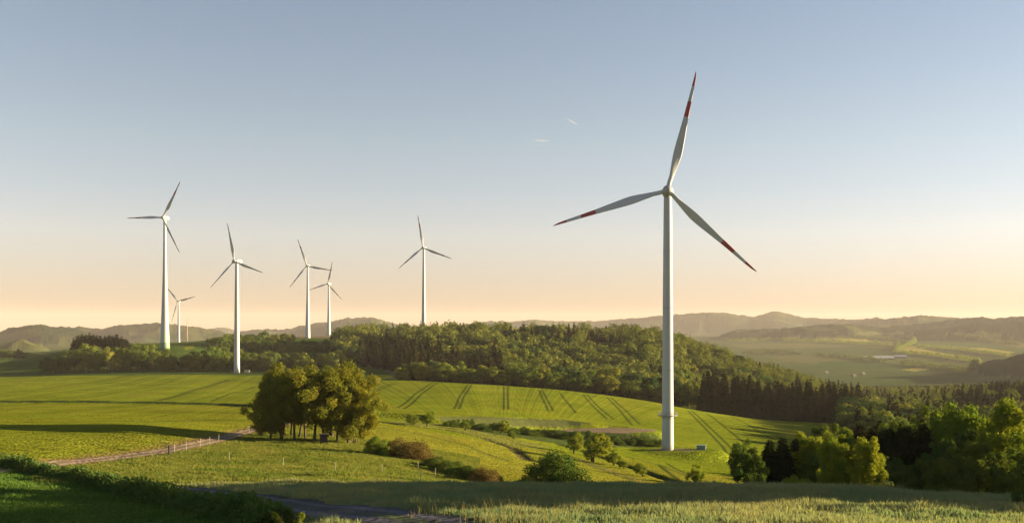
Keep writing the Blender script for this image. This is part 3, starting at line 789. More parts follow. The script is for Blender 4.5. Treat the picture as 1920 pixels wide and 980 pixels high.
# met mast left of the second turbine and a tiny far mast on the right-hand ridge
def mast(px, D, H, label):
    o = thing('radio_mast', label, 'mast', at(px, D))
    b = MB(); b.tube([[0, 0, 0], [0, 0, H]], [.55, .35], 8); link('pole', b.mesh('pole', M['mast'], True), o)
    for h in (.55, .8, .95):
        b = MB(); b.box((0, 0, H * h), (2.4, .25, .25)); link('crossarm', b.mesh('crossarm', M['steel']), o)
mast(351, 1500, 36, 'thin lattice-like mast standing beside the small far wind turbine')
mast(1342, 8800, 30, 'tiny mast on the hazy ridge above the wooded hill')
# transformer kiosk by the big turbine, small cabinet by the second turbine
def kiosk(px, D, w_, dp, h, wall, roof, label, dz=0.0):
    o = thing('transformer_kiosk', label, 'transformer box', at(px, D, dz), R(-14))
    b = MB(); b.box((0, 0, h / 2 - .1), (w_, dp, h + .2)); link('body', b.mesh('body', wall), o)
    b = MB(); b.box((0, 0, h + .06), (w_ + .3, dp + .3, .16)); link('roof', b.mesh('roof', roof), o)
    b = MB(); b.box((-w_ * .2, -dp / 2 - .02, h * .48), (w_ * .3, .04, h * .8)); dr = link('door', b.mesh('door', M['kioskdoor']), o)
    b = MB(); b.box((w_ * .25, -dp / 2 - .02, h * .6), (w_ * .3, .04, h * .35)); link('vent', b.mesh('vent', M['kioskdoor']), o)
kiosk(1315, 296, 2.5, 1.9, 1.15, M['kiosk'], M['kioskdoor'], 'small green transformer box on the mound beside the large wind turbine')
kiosk(463, 765, 3.6, 2.2, 1.7, M['concrete'], M['concrete'], 'small pale cabinet beside the foot of the plain bladed turbine')

# ------------------------------------------------------------------ near trees and bushes (placed by bearing, depth, height)
def sized(kind, label, cat, meshes, Hm, Wm, px, D, top_py, wpx, rz=None, group=None, dz=0.0):
    p = at(px, D, dz); h = -(top_py - HZ) / F * D - p[2]; wd = wpx / F * D
    return plant(kind, label, cat, meshes, p, (wd / Wm, wd / Wm, h / Hm), rng.random() * 6.28 if rz is None else rz, group)
# the clump of bronze-green trees by the track, each with its own stem
CL = [(np.random.default_rng(500 + i)) for i in range(5)]
def field_tree(seed, H, Wd, n, leaf, mat, stems=1, base=0.2, k=16, flat=1.0, lean=1.0):
    rg = np.random.default_rng(seed)
    L = spray_lobes(H, Wd, rg, k=k * 3, base=base, r0=.16, r1=.30, flat=flat)
    V, q = lobes_crown(L, n, leaf, rg, fill=.5, jag=.5)
    c = mesh_np('crown', V, [q], mat)
    b = MB()
    for s_ in range(stems):
        a = s_ * 2.2 + rg.random(); r0 = 0.16 * rg.uniform(.8, 1.2)
        sp = lean * rg.uniform(.3, 1.0)
        pts = [np.array([cos(a) * .15 * s_, sin(a) * .15 * s_, -.3]), np.array([cos(a) * (.2 * s_ + sp * .25), sin(a) * (.2 * s_ + sp * .25), 1.2]), np.array([cos(a) * (.2 * s_ + sp), sin(a) * (.2 * s_ + sp), H * .4]), np.array([cos(a) * sp * 1.8, sin(a) * sp * 1.8, H * .72])]
        b.tube(pts, [r0 * 1.25, r0, r0 * .8, r0 * .25], 8)
        for l_ in range(4):
            a2 = rg.random() * 6.28; p0 = pts[2] + (pts[3] - pts[2]) * rg.uniform(-.3, .8); ln = Wd * rg.uniform(.22, .38)
            b.tube([p0, p0 + np.array([cos(a2) * ln * .6, sin(a2) * ln * .6, ln * .3]), p0 + np.array([cos(a2) * ln, sin(a2) * ln, ln * .65])], [r0 * .5, r0 * .3, .02], 6)
    return c, b.mesh('trunk', M['bark'], True, weld=False)
PM = [field_tree(700 + i, 11.5, 8.0, 16000, .30, M['maple'], stems=1 + (i % 2), base=(.14, .12, .14, .02)[i], k=24, flat=1.35) for i in range(4)]
clump = [  # px, depth, top, width px, label
 (508, 171, 738, 92, 'bronze-green tree at the left end of the clump beside the track, drooping towards the track'),
 (530, 173, 712, 110, 'bronze-green tree in the clump, second stem from the track'),
 (552, 170, 697, 118, 'bronze-green tree in the clump with a slim straight stem among many'),
 (572, 175, 691, 120, 'tallest bronze-green tree near the middle of the clump'),
 (588, 169, 690, 118, 'bronze-green tree in the clump with a leaning stem left of the dark box'),
 (610, 172, 691, 120, 'bronze-green tree in the clump standing just behind the dark box'),
 (632, 172, 697, 116, 'reddish topped tree in the clump right of the dark box'),
 (652, 171, 711, 112, 'orange-lit tree on the sunny right flank of the clump'),
 (561, 177, 693, 104, 'bronze-green tree near the middle of the clump, hidden stem behind the others'),
 (545, 179, 698, 100, 'bronze-green tree at the back of the clump towards the crop, left one'),
 (624, 180, 697, 100, 'bronze-green tree at the back of the clump towards the crop, right one'),
 (664, 172, 740, 88, 'low spreading orange-lit tree at the right end of the clump'),
]
for i, (px, D, tp, wp, lb) in enumerate(clump):
    sized('field_tree', lb, 'tree', PM[3 if i in (0, 7, 11) else i % 3], 11.5, 8.0, px, D, tp, wp * (.72 if px < 520 or px > 660 else .88), group='trees of the clump beside the farm track')
# dark wooden box on legs under the clump
o = thing('hunting_box', 'dark wooden box on short legs among the stems of the tree clump', 'box', at(607, 164), R(10))
b = MB(); b.box((0, 0, .95), (1.25, 1.1, 1.25)); link('cabin', b.mesh('cabin', M['darkwood']), o)
b = MB(); b.box((0, 0, 1.64), (1.45, 1.3, .10)); link('roof', b.mesh('roof', M['darkwood']), o)
for sx in (-.5, .5):
    for sy in (-.42, .42):
        b = MB(); b.box((sx, sy, .13), (.12, .12, .6)); link('leg', b.mesh('leg', M['darkwood']), o)

# bushes and young trees
def bush_meshes(H, Wd, n, leaf, mat, seed, k=10):
    rg = np.random.default_rng(seed)
    L = spray_lobes(H, Wd, rg, k=k * 3, base=-.35, r0=.24, r1=.40)
    V, q = lobes_crown(L, n, leaf, rg, fill=.45, jag=.5)
    b = MB()
    for s_ in range(5):
        a = rg.random() * 6.28
        b.tube([[cos(a) * .1, sin(a) * .1, -.2], [cos(a) * Wd * .15, sin(a) * Wd * .15, H * .4], [cos(a) * Wd * .28, sin(a) * Wd * .28, H * .75]], [.06, .04, .01], 5)
    return mesh_np('foliage', V, [q], mat), b.mesh('stems', M['bark'], True, weld=False)
B_green = [bush_meshes(4.2, 5.5, 8000, .22, M['broad'], 810 + i) for i in range(3)]
B_fresh = [bush_meshes(4.2, 5.0, 8000, .21, M['fresh'], 820 + i) for i in range(3)]
B_brown = [bush_meshes(2.2, 5.0, 7000, .17, M['brown'], 830 + i, k=16) for i in range(2)]
B_grey = [bush_meshes(4.0, 5.0, 4500, .28, M['blossom'], 840)]
def bush(lb, ms, Hm, Wm, px, base_py, top_py, wpx, kind='bush', cat='bush', group=None, D=None):
    D = D or hit(px, base_py)
    p = at(px, D); h = (base_py - top_py) / F * D; wd = wpx / F * D
    return plant(kind, lb, cat, ms, p, (wd / Wm, wd / Wm, h / Hm), rng.random() * 6.28, group, ('foliage', 'stems'))
bush('big round green bush behind the foreground rise, left of the large turbine', B_green[0], 4.2, 5.5, 1036, 911, 841, 104, D=128)
bush('low dark bush tucked against the left side of the big round green bush', B_green[1], 4.2, 5.5, 985, 911, 884, 52, D=126)
bush('brown rounded scrub bush on the slope right of the tree clump', B_brown[0], 2.2, 5.0, 762, 857, 827, 78)
bush('yellowish bush between the tree clump and the brown scrub', B_fresh[0], 4.2, 5.0, 708, 852, 818, 44)
bush('small brown bush at the downhill end of the brown scrub', B_brown[1], 2.2, 5.0, 792, 862, 842, 40)
bush('low green bush in the sloping hedge below the brown scrub', B_green[2], 4.2, 5.5, 835, 884, 862, 62)
bush('dark green bush in the sloping hedge, second below the brown scrub', B_green[0], 4.2, 5.5, 868, 897, 872, 62)
for i, (px, py, tp, wp) in enumerate(((815, 876, 856, 46), (850, 890, 868, 52), (886, 901, 878, 50), (922, 908, 888, 44))):
    bush('mid green bush inside the sloping hedge below the brown scrub', B_green[i % 3], 4.2, 5.5, px, py, tp, wp, group='bushes of the sloping hedge')
bush('orange-tipped bush at the lower end of the sloping hedge', B_brown[1], 2.2, 5.0, 905, 907, 880, 56)
bush('low yellow-green bush in front of the dark conifers at the wood edge', B_fresh[1], 4.2, 5.0, 1478, 922, 876, 62, D=112)
bush('second low yellow-green bush in front of the near wood, with sunlit right side', B_fresh[2], 4.2, 5.0, 1527, 922, 874, 66, D=114)
bush('blue-green bush at the foot of the near wood', B_grey[0], 4.0, 5.0, 1680, 930, 882, 64, D=112)
bush('small dark bush left at the shaded foot of the near wood', B_green[1], 4.2, 5.5, 1740, 932, 890, 60, D=113)
bush('pale bush below the tallest sunlit tree of the near wood', B_grey[0], 4.0, 5.0, 1805, 936, 905, 60, D=110)
bush('leafy weed standing in the foreground grass at the right edge of view', B_green[2], 4.2, 5.5, 1909, 946, 922, 26, D=62)
YT = [field_tree(860 + i, 6.0, 4.2, 4500, .24, M['fresh'], stems=2, base=-.02, k=14, lean=.5) for i in range(3)]
def young(lb, m_, px, base_py, top_py, wpx):
    D = hit(px, base_py, 150); p = at(px, D); h = (base_py - top_py) / F * D; wd = wpx / F * D
    plant('young_tree', lb, 'young tree', m_, p, (wd / 4.2, wd / 4.2, h / 6.0), rng.random() * 6.28)
young('slim young tree beside the ditch left of the large turbine', YT[0], 1076, 850, 808, 30)
young('broad bright young tree beside the ditch, largest near the large turbine', YT[1], 1113, 866, 808, 52)
young('leaning young tree to the right of the broad bright one by the ditch', YT[2], 1150, 872, 842, 30)
young('tiny sapling by the ditch right of the leaning young tree', YT[0], 1170, 878, 858, 18)
young('small round tree in the crop below the large turbine', YT[1], 1204, 892, 866, 26)
young('small round tree standing alone in the crop right of the large turbine', YT[2], 1305, 908, 872, 34)
young('small yellow tree on the terrace right of the tree clump', YT[0], 800, 798, 768, 26)
young('low bushy sapling on the terrace edge near the small yellow tree', YT[1], 776, 797, 775, 24)
young('small yellow sapling in the middle of the terrace bank', YT[2], 872, 806, 785, 22)
young('round sapling on the terrace bank above the ditch', YT[0], 940, 812, 786, 28)
young('tiny sapling next to the round sapling on the terrace', YT[1], 962, 822, 806, 16)

TBX = np.array([(838, 797), (900, 805), (980, 815), (1060, 822), (1140, 829), (1235, 832)], float)
for i, px in enumerate(np.linspace(845, 1232, 24)):
    py = np.interp(px, TBX[:, 0], TBX[:, 1]) + rng.uniform(-3, 4)
    bush('dark bramble bush on the lower terrace bank ' + ('left of the bare pad' if px < 1060 else 'below the bare pad'), B_green[i % 3], 4.2, 5.5, px, py, py - rng.uniform(9, 17), rng.uniform(20, 34), 'bramble_bush', 'bush', 'brambles left of the pad' if px < 1060 else 'brambles below the pad')
W_ = bush_meshes(1.1, .8, 500, .12, M['fresh'], 880, k=5)
for px, py, tp, lb in ((522, 992, 957, 'upright leafy weed at the bottom edge, left of two'), (560, 990, 955, 'upright leafy weed at the bottom edge, right of two')):
    bush(lb, W_, 1.1, .8, px, py, tp, 26, 'weed', 'weed')
# the near wood on the right
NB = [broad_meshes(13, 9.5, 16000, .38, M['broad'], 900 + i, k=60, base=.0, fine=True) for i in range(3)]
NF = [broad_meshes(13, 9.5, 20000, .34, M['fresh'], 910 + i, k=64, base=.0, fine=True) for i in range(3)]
NS = [spruce_meshes(15, 6.5, 12000, .50, 920 + i, base=.02, taper=.58) for i in range(2)]
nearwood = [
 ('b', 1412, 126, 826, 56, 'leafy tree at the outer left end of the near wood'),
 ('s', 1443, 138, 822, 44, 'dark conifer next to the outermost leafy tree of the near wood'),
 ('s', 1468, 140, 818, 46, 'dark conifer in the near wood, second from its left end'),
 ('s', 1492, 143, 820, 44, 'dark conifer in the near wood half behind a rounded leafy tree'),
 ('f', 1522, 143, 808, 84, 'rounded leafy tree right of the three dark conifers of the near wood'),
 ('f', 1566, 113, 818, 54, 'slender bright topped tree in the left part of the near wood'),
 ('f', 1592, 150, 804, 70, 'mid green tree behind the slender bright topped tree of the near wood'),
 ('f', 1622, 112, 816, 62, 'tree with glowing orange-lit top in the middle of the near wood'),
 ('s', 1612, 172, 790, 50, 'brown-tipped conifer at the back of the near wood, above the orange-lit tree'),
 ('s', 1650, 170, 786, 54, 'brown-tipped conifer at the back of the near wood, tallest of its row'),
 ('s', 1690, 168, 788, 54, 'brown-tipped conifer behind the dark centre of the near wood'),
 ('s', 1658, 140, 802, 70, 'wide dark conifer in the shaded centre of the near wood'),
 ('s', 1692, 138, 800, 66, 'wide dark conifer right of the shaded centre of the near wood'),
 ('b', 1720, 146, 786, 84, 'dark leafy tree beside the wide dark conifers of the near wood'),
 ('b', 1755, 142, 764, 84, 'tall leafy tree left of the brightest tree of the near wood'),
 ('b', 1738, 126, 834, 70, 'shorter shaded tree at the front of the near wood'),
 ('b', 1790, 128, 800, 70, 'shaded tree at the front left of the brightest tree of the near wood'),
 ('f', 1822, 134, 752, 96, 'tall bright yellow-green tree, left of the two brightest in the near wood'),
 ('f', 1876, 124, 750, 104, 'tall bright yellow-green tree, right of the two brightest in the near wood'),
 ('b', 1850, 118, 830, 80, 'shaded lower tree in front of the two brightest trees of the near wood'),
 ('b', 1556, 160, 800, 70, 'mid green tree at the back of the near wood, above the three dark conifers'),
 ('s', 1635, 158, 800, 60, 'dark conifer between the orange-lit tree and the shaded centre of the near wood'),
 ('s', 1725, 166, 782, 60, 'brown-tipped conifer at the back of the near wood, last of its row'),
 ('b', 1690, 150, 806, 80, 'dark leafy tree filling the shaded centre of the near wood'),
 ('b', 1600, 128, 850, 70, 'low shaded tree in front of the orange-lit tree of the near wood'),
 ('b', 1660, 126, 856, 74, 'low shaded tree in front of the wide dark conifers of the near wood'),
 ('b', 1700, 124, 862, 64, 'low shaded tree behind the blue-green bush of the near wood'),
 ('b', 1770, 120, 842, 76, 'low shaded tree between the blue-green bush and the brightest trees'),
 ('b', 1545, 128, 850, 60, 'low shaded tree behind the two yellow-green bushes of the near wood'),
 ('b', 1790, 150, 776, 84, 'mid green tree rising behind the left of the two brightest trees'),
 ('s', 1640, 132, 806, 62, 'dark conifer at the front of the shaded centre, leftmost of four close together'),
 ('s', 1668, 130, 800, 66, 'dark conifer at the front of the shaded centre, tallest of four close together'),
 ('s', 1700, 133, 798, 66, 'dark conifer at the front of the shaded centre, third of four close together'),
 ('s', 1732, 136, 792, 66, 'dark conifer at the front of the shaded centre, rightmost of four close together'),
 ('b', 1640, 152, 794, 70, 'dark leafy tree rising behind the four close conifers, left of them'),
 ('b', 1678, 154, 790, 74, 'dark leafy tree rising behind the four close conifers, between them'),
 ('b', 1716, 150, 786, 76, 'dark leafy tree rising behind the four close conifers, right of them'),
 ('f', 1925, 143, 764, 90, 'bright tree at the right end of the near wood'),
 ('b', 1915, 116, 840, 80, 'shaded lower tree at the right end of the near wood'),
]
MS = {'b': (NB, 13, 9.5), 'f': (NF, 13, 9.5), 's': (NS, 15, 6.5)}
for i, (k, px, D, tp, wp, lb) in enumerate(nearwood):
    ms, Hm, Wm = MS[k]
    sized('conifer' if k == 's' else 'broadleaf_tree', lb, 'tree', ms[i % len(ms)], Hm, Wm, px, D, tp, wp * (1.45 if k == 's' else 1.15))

# trees beyond the right edge of the picture; their long shadows cross the foreground slope
offs = [(78, 70), (84, 75), (76, 79), (83, 84), (77, 89), (85, 93), (78, 97), (86, 102), (92, 86), (94, 97), (92, 77), (95, 104)]
for i, (x, y) in enumerate(offs):
    a_ = math.atan2(x, y); z = float(gz(2170, y))
    plant('broadleaf_tree', 'leafy tree of the row beyond the right-hand end of the near wood', 'tree', NB[i % 3], (x, y, z - .2), (1.25, 1.25, 1.72 + .12 * (i % 3)), i * 1.3, 'row of trees beyond the near wood')

# ------------------------------------------------------------------ middle-distance trees
FB = [broad_meshes(15, 11, 4200, .70, M['broad'], 1000 + i, k=30, base=.0, fine=True, r0=.26, r1=.42, ruf=.40) for i in range(4)]
FF = [broad_meshes(15, 10, 4200, .70, M['woodlight'], 1010 + i, k=30, base=.02, fine=True, r0=.26, r1=.42, ruf=.40) for i in range(3)]
WO = [broad_meshes(17, 12, 3200, .85, M[('wood', 'woodlight', 'wooddark', 'woodlight', 'wood', 'wooddark')[i]], 1020 + i, k=(9, 7, 11)[i % 3], base=.05, loose=.1, ruf=.32) for i in range(6)]
SP = [spruce_meshes(22, 8.5, 1700, 1.3, 1030 + i, base=.02, taper=(.85, .65, .75, .95)[i]) for i in range(4)]

left_row = [(92, 668, 28), (115, 665, 34), (140, 655, 40), (165, 648, 42), (185, 652, 36), (208, 655, 30), (223, 650, 24), (239, 652, 24), (258, 643, 38), (279, 648, 36), (300, 660, 26), (318, 658, 28),
 (338, 668, 28), (358, 660, 36), (380, 655, 38), (402, 652, 36), (424, 650, 42), (455, 658, 30), (471, 660, 28), (486, 662, 28), (503, 658, 32), (521, 664, 26), (541, 660, 32), (568, 664, 38), (592, 668, 28), (612, 660, 32), (633, 660, 36)]
where = ['left end before the conifers', 'in front of the conifers', 'below the green-footed turbine', 'left of the plain-bladed turbine', 'right of the plain-bladed turbine', 'above the bronze-green clump']
for i, (px, tp, wp) in enumerate(left_row):
    seg = 0 if px < 130 else 1 if px < 245 else 2 if px < 330 else 3 if px < 440 else 4 if px < 530 else 5
    D = 786 + 36 * ((i * 7) % 5) / 4 + (8 if px < 130 else 0)
    ms, Hm, Wm = (FF[i % 3], 15, 10) if i % 2 == 1 or px > 600 else (FB[i % 4], 15, 11)
    kind = 'yellow-green' if ms in FF else 'dark green'
    sized('hedgerow_tree', f'{kind} tree in the crop-edge tree row, {where[seg]}', 'tree', ms, Hm, Wm, px, D, tp, wp * 1.1, group=f'{kind} trees, {where[seg]}')
    if i % 2 == 0:
        sized('hedgerow_tree', f'low dark tree filling the crop-edge tree row, {where[seg]}', 'tree', FB[(i + 1) % 4], 15, 11, px + 12, D + 14, tp + 10, wp * 1.1, group=f'low trees, {where[seg]}')
for i, (px, tp) in enumerate([(139, 634), (146, 627), (154, 624), (161, 627), (168, 624), (174, 626), (181, 628), (188, 629), (197, 629), (204, 627), (211, 628), (219, 626), (228, 631), (236, 635)]):
    side_ = 'left group' if px < 192 else 'right group'
    sized('conifer', f'dark conifer in the {side_} of the stand behind the left tree row', 'tree', SP[i % 4], 22, 7.0, px, 880 + 12 * (i % 3), tp, 27, group=f'conifers, {side_}')
for i, (px, tp, wp, k) in enumerate([(4, 654, 30, 'b'), (18, 656, 26, 'b'), (34, 653, 12, 's'), (40, 656, 12, 's'), (52, 660, 24, 'b'), (68, 661, 24, 'b'), (84, 663, 20, 'b'), (106, 660, 12, 'b'), (117, 661, 12, 'b')]):
    sized('conifer' if k == 's' else 'broadleaf_tree', ('dark conifer' if k == 's' else 'leafy tree') + ' at the far edge of the pasture at the left border', 'tree', (SP if k == 's' else FB)[i % 4], 22 if k == 's' else 15, 7 if k == 's' else 11, px, 1240, tp, wp * 1.1, group=('conifers' if k == 's' else 'leafy trees') + ' at the far pasture edge')
edge = [(752, 690, 26), (770, 678, 34), (792, 682, 34), (815, 673, 38), (838, 678, 36), (860, 681, 36), (882, 690, 32), (907, 684, 40), (935, 690, 34), (960, 685, 36), (985, 681, 38), (1010, 686, 36), (1038, 699, 32), (1064, 697, 36),
        (1090, 700, 34), (1115, 697, 36), (1140, 701, 38), (1165, 706, 32), (1190, 712, 34), (1215, 716, 34), (1240, 720, 34), (1266, 722, 34), (1290, 712, 30)]
ew = ['left third, beyond the tramlines', 'middle third', 'right third behind the large tower']
for i, (px, tp, wp) in enumerate(edge):
    seg = 0 if px < 900 else 1 if px < 1100 else 2
    D = 612 + (i * 13) % 25
    ms = FB[i % 4] if i in (1, 6, 10, 14, 18, 21) else FF[i % 3]
    if i == 3: ms = BL = broad_meshes(15, 10, 2600, .95, M['blossom'], 1044, k=16, base=.05)
    kind = 'grey-green' if i == 3 else 'yellow-green' if ms in FF else 'green'
    sized('field_edge_tree', f'{kind} tree at the tramlined crop edge, {ew[seg]}', 'tree', ms, 15, 10, px, D, tp, wp * 1.12, group=f'{kind} crop edge trees, {ew[seg]}')
    if i % 2:
        sized('field_edge_tree', f'low green tree at the tramlined crop edge, {ew[seg]}', 'tree', FB[(i + 2) % 4], 15, 11, px + 11, D + 10, tp + 14, wp, group=f'low crop edge trees, {ew[seg]}')

# wooded hill: candidates on a jittered lattice, kept where the canopy shows
woods = {'b': [], 's': []}
def canopy_kind(px, py, D):
    """what grows where, by the stands one can tell apart"""
    if in_poly([(685, 632), (760, 640), (820, 655), (832, 700), (690, 700), (676, 660)], np.array([px]), np.array([py]))[0]: return 's'
    if in_poly([(820, 662), (950, 668), (952, 715), (820, 710)], np.array([px]), np.array([py]))[0]: return 's'
    if in_poly([(955, 590), (1150, 590), (1180, 640), (1050, 640), (955, 630)], np.array([px]), np.array([py]))[0]: return 's' if rng.random() < .62 else 'b'
    if in_poly([(700, 600), (830, 590), (880, 600), (870, 640), (760, 628), (655, 622)], np.array([px]), np.array([py]))[0] and D > 1000: return 's' if rng.random() < .45 else 'b'
    return 's' if rng.random() < (.03 if px < 1400 else .25) else 'b'
sp_ = 12.8
for D in np.arange(640, 1175, sp_):
    for px in np.arange(640, 1540, sp_ / D * F):
        p_ = px + rng.uniform(-.45, .45) * sp_ / D * F; d_ = D + rng.uniform(-.45, .45) * sp_
        if p_ < 752 and d_ < 880 - (p_ - 640) * 0.9 - 40: continue         # shaded pasture and track
        if p_ > 1290 and d_ < 690: continue
        woods['x'] = None
        z = float(gz(p_, d_)); gpy = HZ - z / d_ * F
        k = canopy_kind(p_, gpy - 18 / d_ * F * .7, d_)
        h = (17 if k == 'b' else 20 if d_ < 930 else 17.5) * rng.uniform(.76, 1.18) * (1 + .55 * float(vnoise(np.array((p_ - 960) / F * d_ / 38), np.array(d_ / 55), 77)))
        woods[k].append([p_, d_, z, h, HZ - (z + h) / d_ * F])
woods.pop('x', None)
# woods on the right, between the crop and the far valley
for D in np.arange(655, 1500, 12.5):
    for px in np.arange(1490, 2000, 12.5 / D * F):
        p_ = px + rng.uniform(-.45, .45) * 12 / D * F; d_ = D + rng.uniform(-.45, .45) * 12
        z = float(gz(p_, d_))
        k = 's' if (rng.random() < (.88 if p_ > 1775 and d_ > 660 else .5)) else 'b'
        h = (15 if k == 'b' else 18) * rng.uniform(.7, 1.25)
        woods[k].append([p_, d_, z, h, HZ - (z + h) / d_ * F])
# spruce block at the right end of the crop
for D in np.arange(592, 660, 8):
    for px in np.arange(1322, 1610, 6.2 / D * F):
        p_ = px + rng.uniform(-.4, .4) * 6 / D * F; d_ = D + rng.uniform(-.4, .4) * 6
        z = float(gz(p_, d_)); h = 23.5 * rng.uniform(.76, 1.1)
        woods['s'].append([p_, d_, z, h, HZ - (z + h) / d_ * F])
# valley wood behind the near wood
for D in np.arange(190, 600, 11):
    for px in np.arange(1592 + max(0, (300 - D)) * .3, 2000, 11 / D * F):
        p_ = px + rng.uniform(-.4, .4) * 10 / D * F; d_ = D + rng.uniform(-.4, .4) * 10
        z = float(gz(p_, d_)); h = 12.5 * rng.uniform(.8, 1.12)
        k = 's' if rng.random() < .45 else 'b'
        if p_ < (1592 if d_ > 380 else 1650) : continue
        if d_ > 380: h *= 1.35
        woods[k].append([p_, d_, z, h, HZ - (z + h) / d_ * F])
# how much of each tree shows above the trees in front of it
allw = [(*r, k) for k in woods for r in woods[k]]
allw.sort(key=lambda r: r[1])
hor = np.full(1200, 2000.0)                       # lowest free line per 2 px of bearing, from -200
def cols(px, wpx): return slice(int(max((px - wpx / 2 + 200) / 2, 0)), int(max((px + wpx / 2 + 200) / 2 + 1, 1)))
vis = []
for r in allw:
    wpx = (12 if r[5] == 'b' else 6.5) / r[1] * F
    s_ = cols(r[0], wpx); h0 = hor[s_]
    up = np.clip(h0 - r[4], 0, r[3] / r[1] * F).sum() * 2
    inframe = -30 < r[0] < 1950
    vis.append(up if inframe else 0)
    hor[s_] = np.minimum(h0, r[4] + 0.25 * r[3] / r[1] * F)
keep = {'b': [], 's': []}
for r, v_ in zip(allw, vis):
    if v_ > 6: keep[r[5]].append((v_, r))
stands = lambda px, D, k: ('spruce block right of the crop' if (k == 's' and 1315 < px < 1615 and D < 662) else
    'valley wood behind the near wood' if D < 600 else
    'woods before the far valley' if px > 1490 else
    'left shoulder of the wooded hill' if px < 760 else 'middle of the wooded hill' if px < 1060 else 'right flank of the wooded hill')
rest = []
for k in 'bs':
    keep[k].sort(key=lambda t: -t[0])
    for n_, (v_, r) in enumerate(keep[k]):
        if n_ >= (215 if k == 'b' else 250): rest.append(r); continue
        px, D, z, h = r[:4]
        st = stands(px, D, k); depth = 'front rows' if D < 760 else 'upper rows' if D < 960 else 'top rows'
        sz = 'tall' if h > (17.5 if k == 'b' else 21) else 'shorter'
        lite = (px < 800 and D < 1050) or (840 < px < 985 and 690 < D < 850) or (1270 < px < 1500 and D < 1100)  # sunlit stands of the hill: sunlight put in as lighter leaf colours
        shady = 870 < px < 1270 and D > 770  # shade side of the hill, put in as darker leaf colours
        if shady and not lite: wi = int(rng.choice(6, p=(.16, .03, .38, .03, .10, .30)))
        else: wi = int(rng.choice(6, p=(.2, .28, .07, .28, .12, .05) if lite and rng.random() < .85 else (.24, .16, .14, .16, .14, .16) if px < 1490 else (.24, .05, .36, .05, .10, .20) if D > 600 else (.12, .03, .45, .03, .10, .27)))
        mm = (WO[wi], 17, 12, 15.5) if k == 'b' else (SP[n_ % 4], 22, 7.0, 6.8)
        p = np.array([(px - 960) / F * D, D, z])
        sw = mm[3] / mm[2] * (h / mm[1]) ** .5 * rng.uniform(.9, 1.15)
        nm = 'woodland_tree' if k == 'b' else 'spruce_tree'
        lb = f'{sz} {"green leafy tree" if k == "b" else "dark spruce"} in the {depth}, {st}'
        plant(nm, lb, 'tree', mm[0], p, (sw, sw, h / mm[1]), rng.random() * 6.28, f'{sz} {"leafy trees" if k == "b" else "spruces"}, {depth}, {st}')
print('woods', {k: len(v) for k, v in keep.items()}, 'rest', len(rest))
def mass(name, rows, mat, spr, leafn, size, **props):
    Vs, n0 = [], 0
    for r in rows:
        px, D, z, h = r[:4]; rg = rng
        if spr:
            n = leafn; t = 1 - np.sqrt(rg.random(n)); a = rg.random(n) * 6.28; rr = 3.4 * (1 - t) ** .85 * np.sqrt(rg.uniform(.3, 1, n)) + .2
            P = np.c_[np.cos(a) * rr, np.sin(a) * rr, t * h]; nr = np.c_[np.cos(a), np.sin(a), np.full(n, .9)] + .5 * rg.standard_normal((n, 3))
        else:
            n = leafn; u_ = rg.standard_normal((n, 3)); u_ /= np.linalg.norm(u_, axis=1)[:, None]
            lump = 1 + .18 * np.sin(u_[:, 0] * 5 + px) * np.sin(u_[:, 1] * 5 + D) + .12 * rg.standard_normal(n)
            P = np.c_[u_[:, 0] * 6.2 * lump, u_[:, 1] * 6.2 * lump, h * .56 + u_[:, 2] * h * .44 * lump]; nr = u_ + .6 * rg.standard_normal((n, 3))
        P = P + np.array([(px - 960) / F * D, D, z])
        v_, _ = quads(P, nr, size * (0.6 + .8 * rg.random(n)), .75, rg); Vs.append(v_)
    V = np.concatenate(Vs); q = np.arange(len(V)).reshape(-1, 4)
    return link(name, mesh_np(name, V, [q], mat), **props)
rb_ = [r for r in rest if r[5] == 'b']; rs_ = [r for r in rest if r[5] == 's']
if rb_: mass('distant_woodland', rb_, M['wood'], False, 520, 1.7, kind='stuff', label='mixed leafy canopy of the distant wooded hill and valley')
if rs_: mass('distant_spruce_forest', rs_, M['needle'], True, 420, 1.5, kind='stuff', label='dark conifers scattered through the distant woods')

# wooded knob and scrub bank left of the hill
kb = []
for i in range(64):
    px = rng.uniform(392, 548); D = rng.uniform(960, 1180)
    kb.append((px, D))
for i, (px, D) in enumerate(sorted(kb, key=lambda t: t[1])):
    ridge = np.interp(px, [380, 420, 470, 520, 550], [634, 627, 620, 617, 628])
    p = at(px, D); h = rng.uniform(7, 12); tp = HZ - (p[2] + h) / D * F
    if tp < ridge: h = max(3.5, (-(ridge + rng.uniform(0, 4) - HZ) / F * D) - p[2])
    s_ = 'left' if px < 450 else 'right'
    plant('hilltop_tree', f'green tree on the {s_} half of the wooded knoll between two turbines', 'tree', (FB[i % 4] if i % 2 else FF[i % 3]), p, (.8 + .2 * rng.random(),) * 2 + (h / 15,), rng.random() * 6, f'knoll trees, {s_} half')
for i in range(60):
    px = rng.uniform(520, 664); D = rng.uniform(930, 1120)
    p = at(px, D)
    plant('scrub_bush', 'dark scrub bush on the bank below the bare plateau', 'bush', FB[i % 4], p, (.55 + .3 * rng.random(),) * 2 + (rng.uniform(3, 6) / 15,), rng.random() * 6, 'scrub on the plateau bank')
for i, px in enumerate((382, 390, 399, 405, 508, 531, 551, 569, 591, 612)):
    D = 1000 if px < 450 else 905
    plant('blossom_bush', 'small pale flowering bush ' + ('on the slope left of the plain bladed turbine' if px < 450 else 'at the foot of the plateau bank'), 'bush', BL, at(px, D), (.28, .28, .30), i, 'flowering bushes, ' + ('slope' if px < 450 else 'bank foot'))

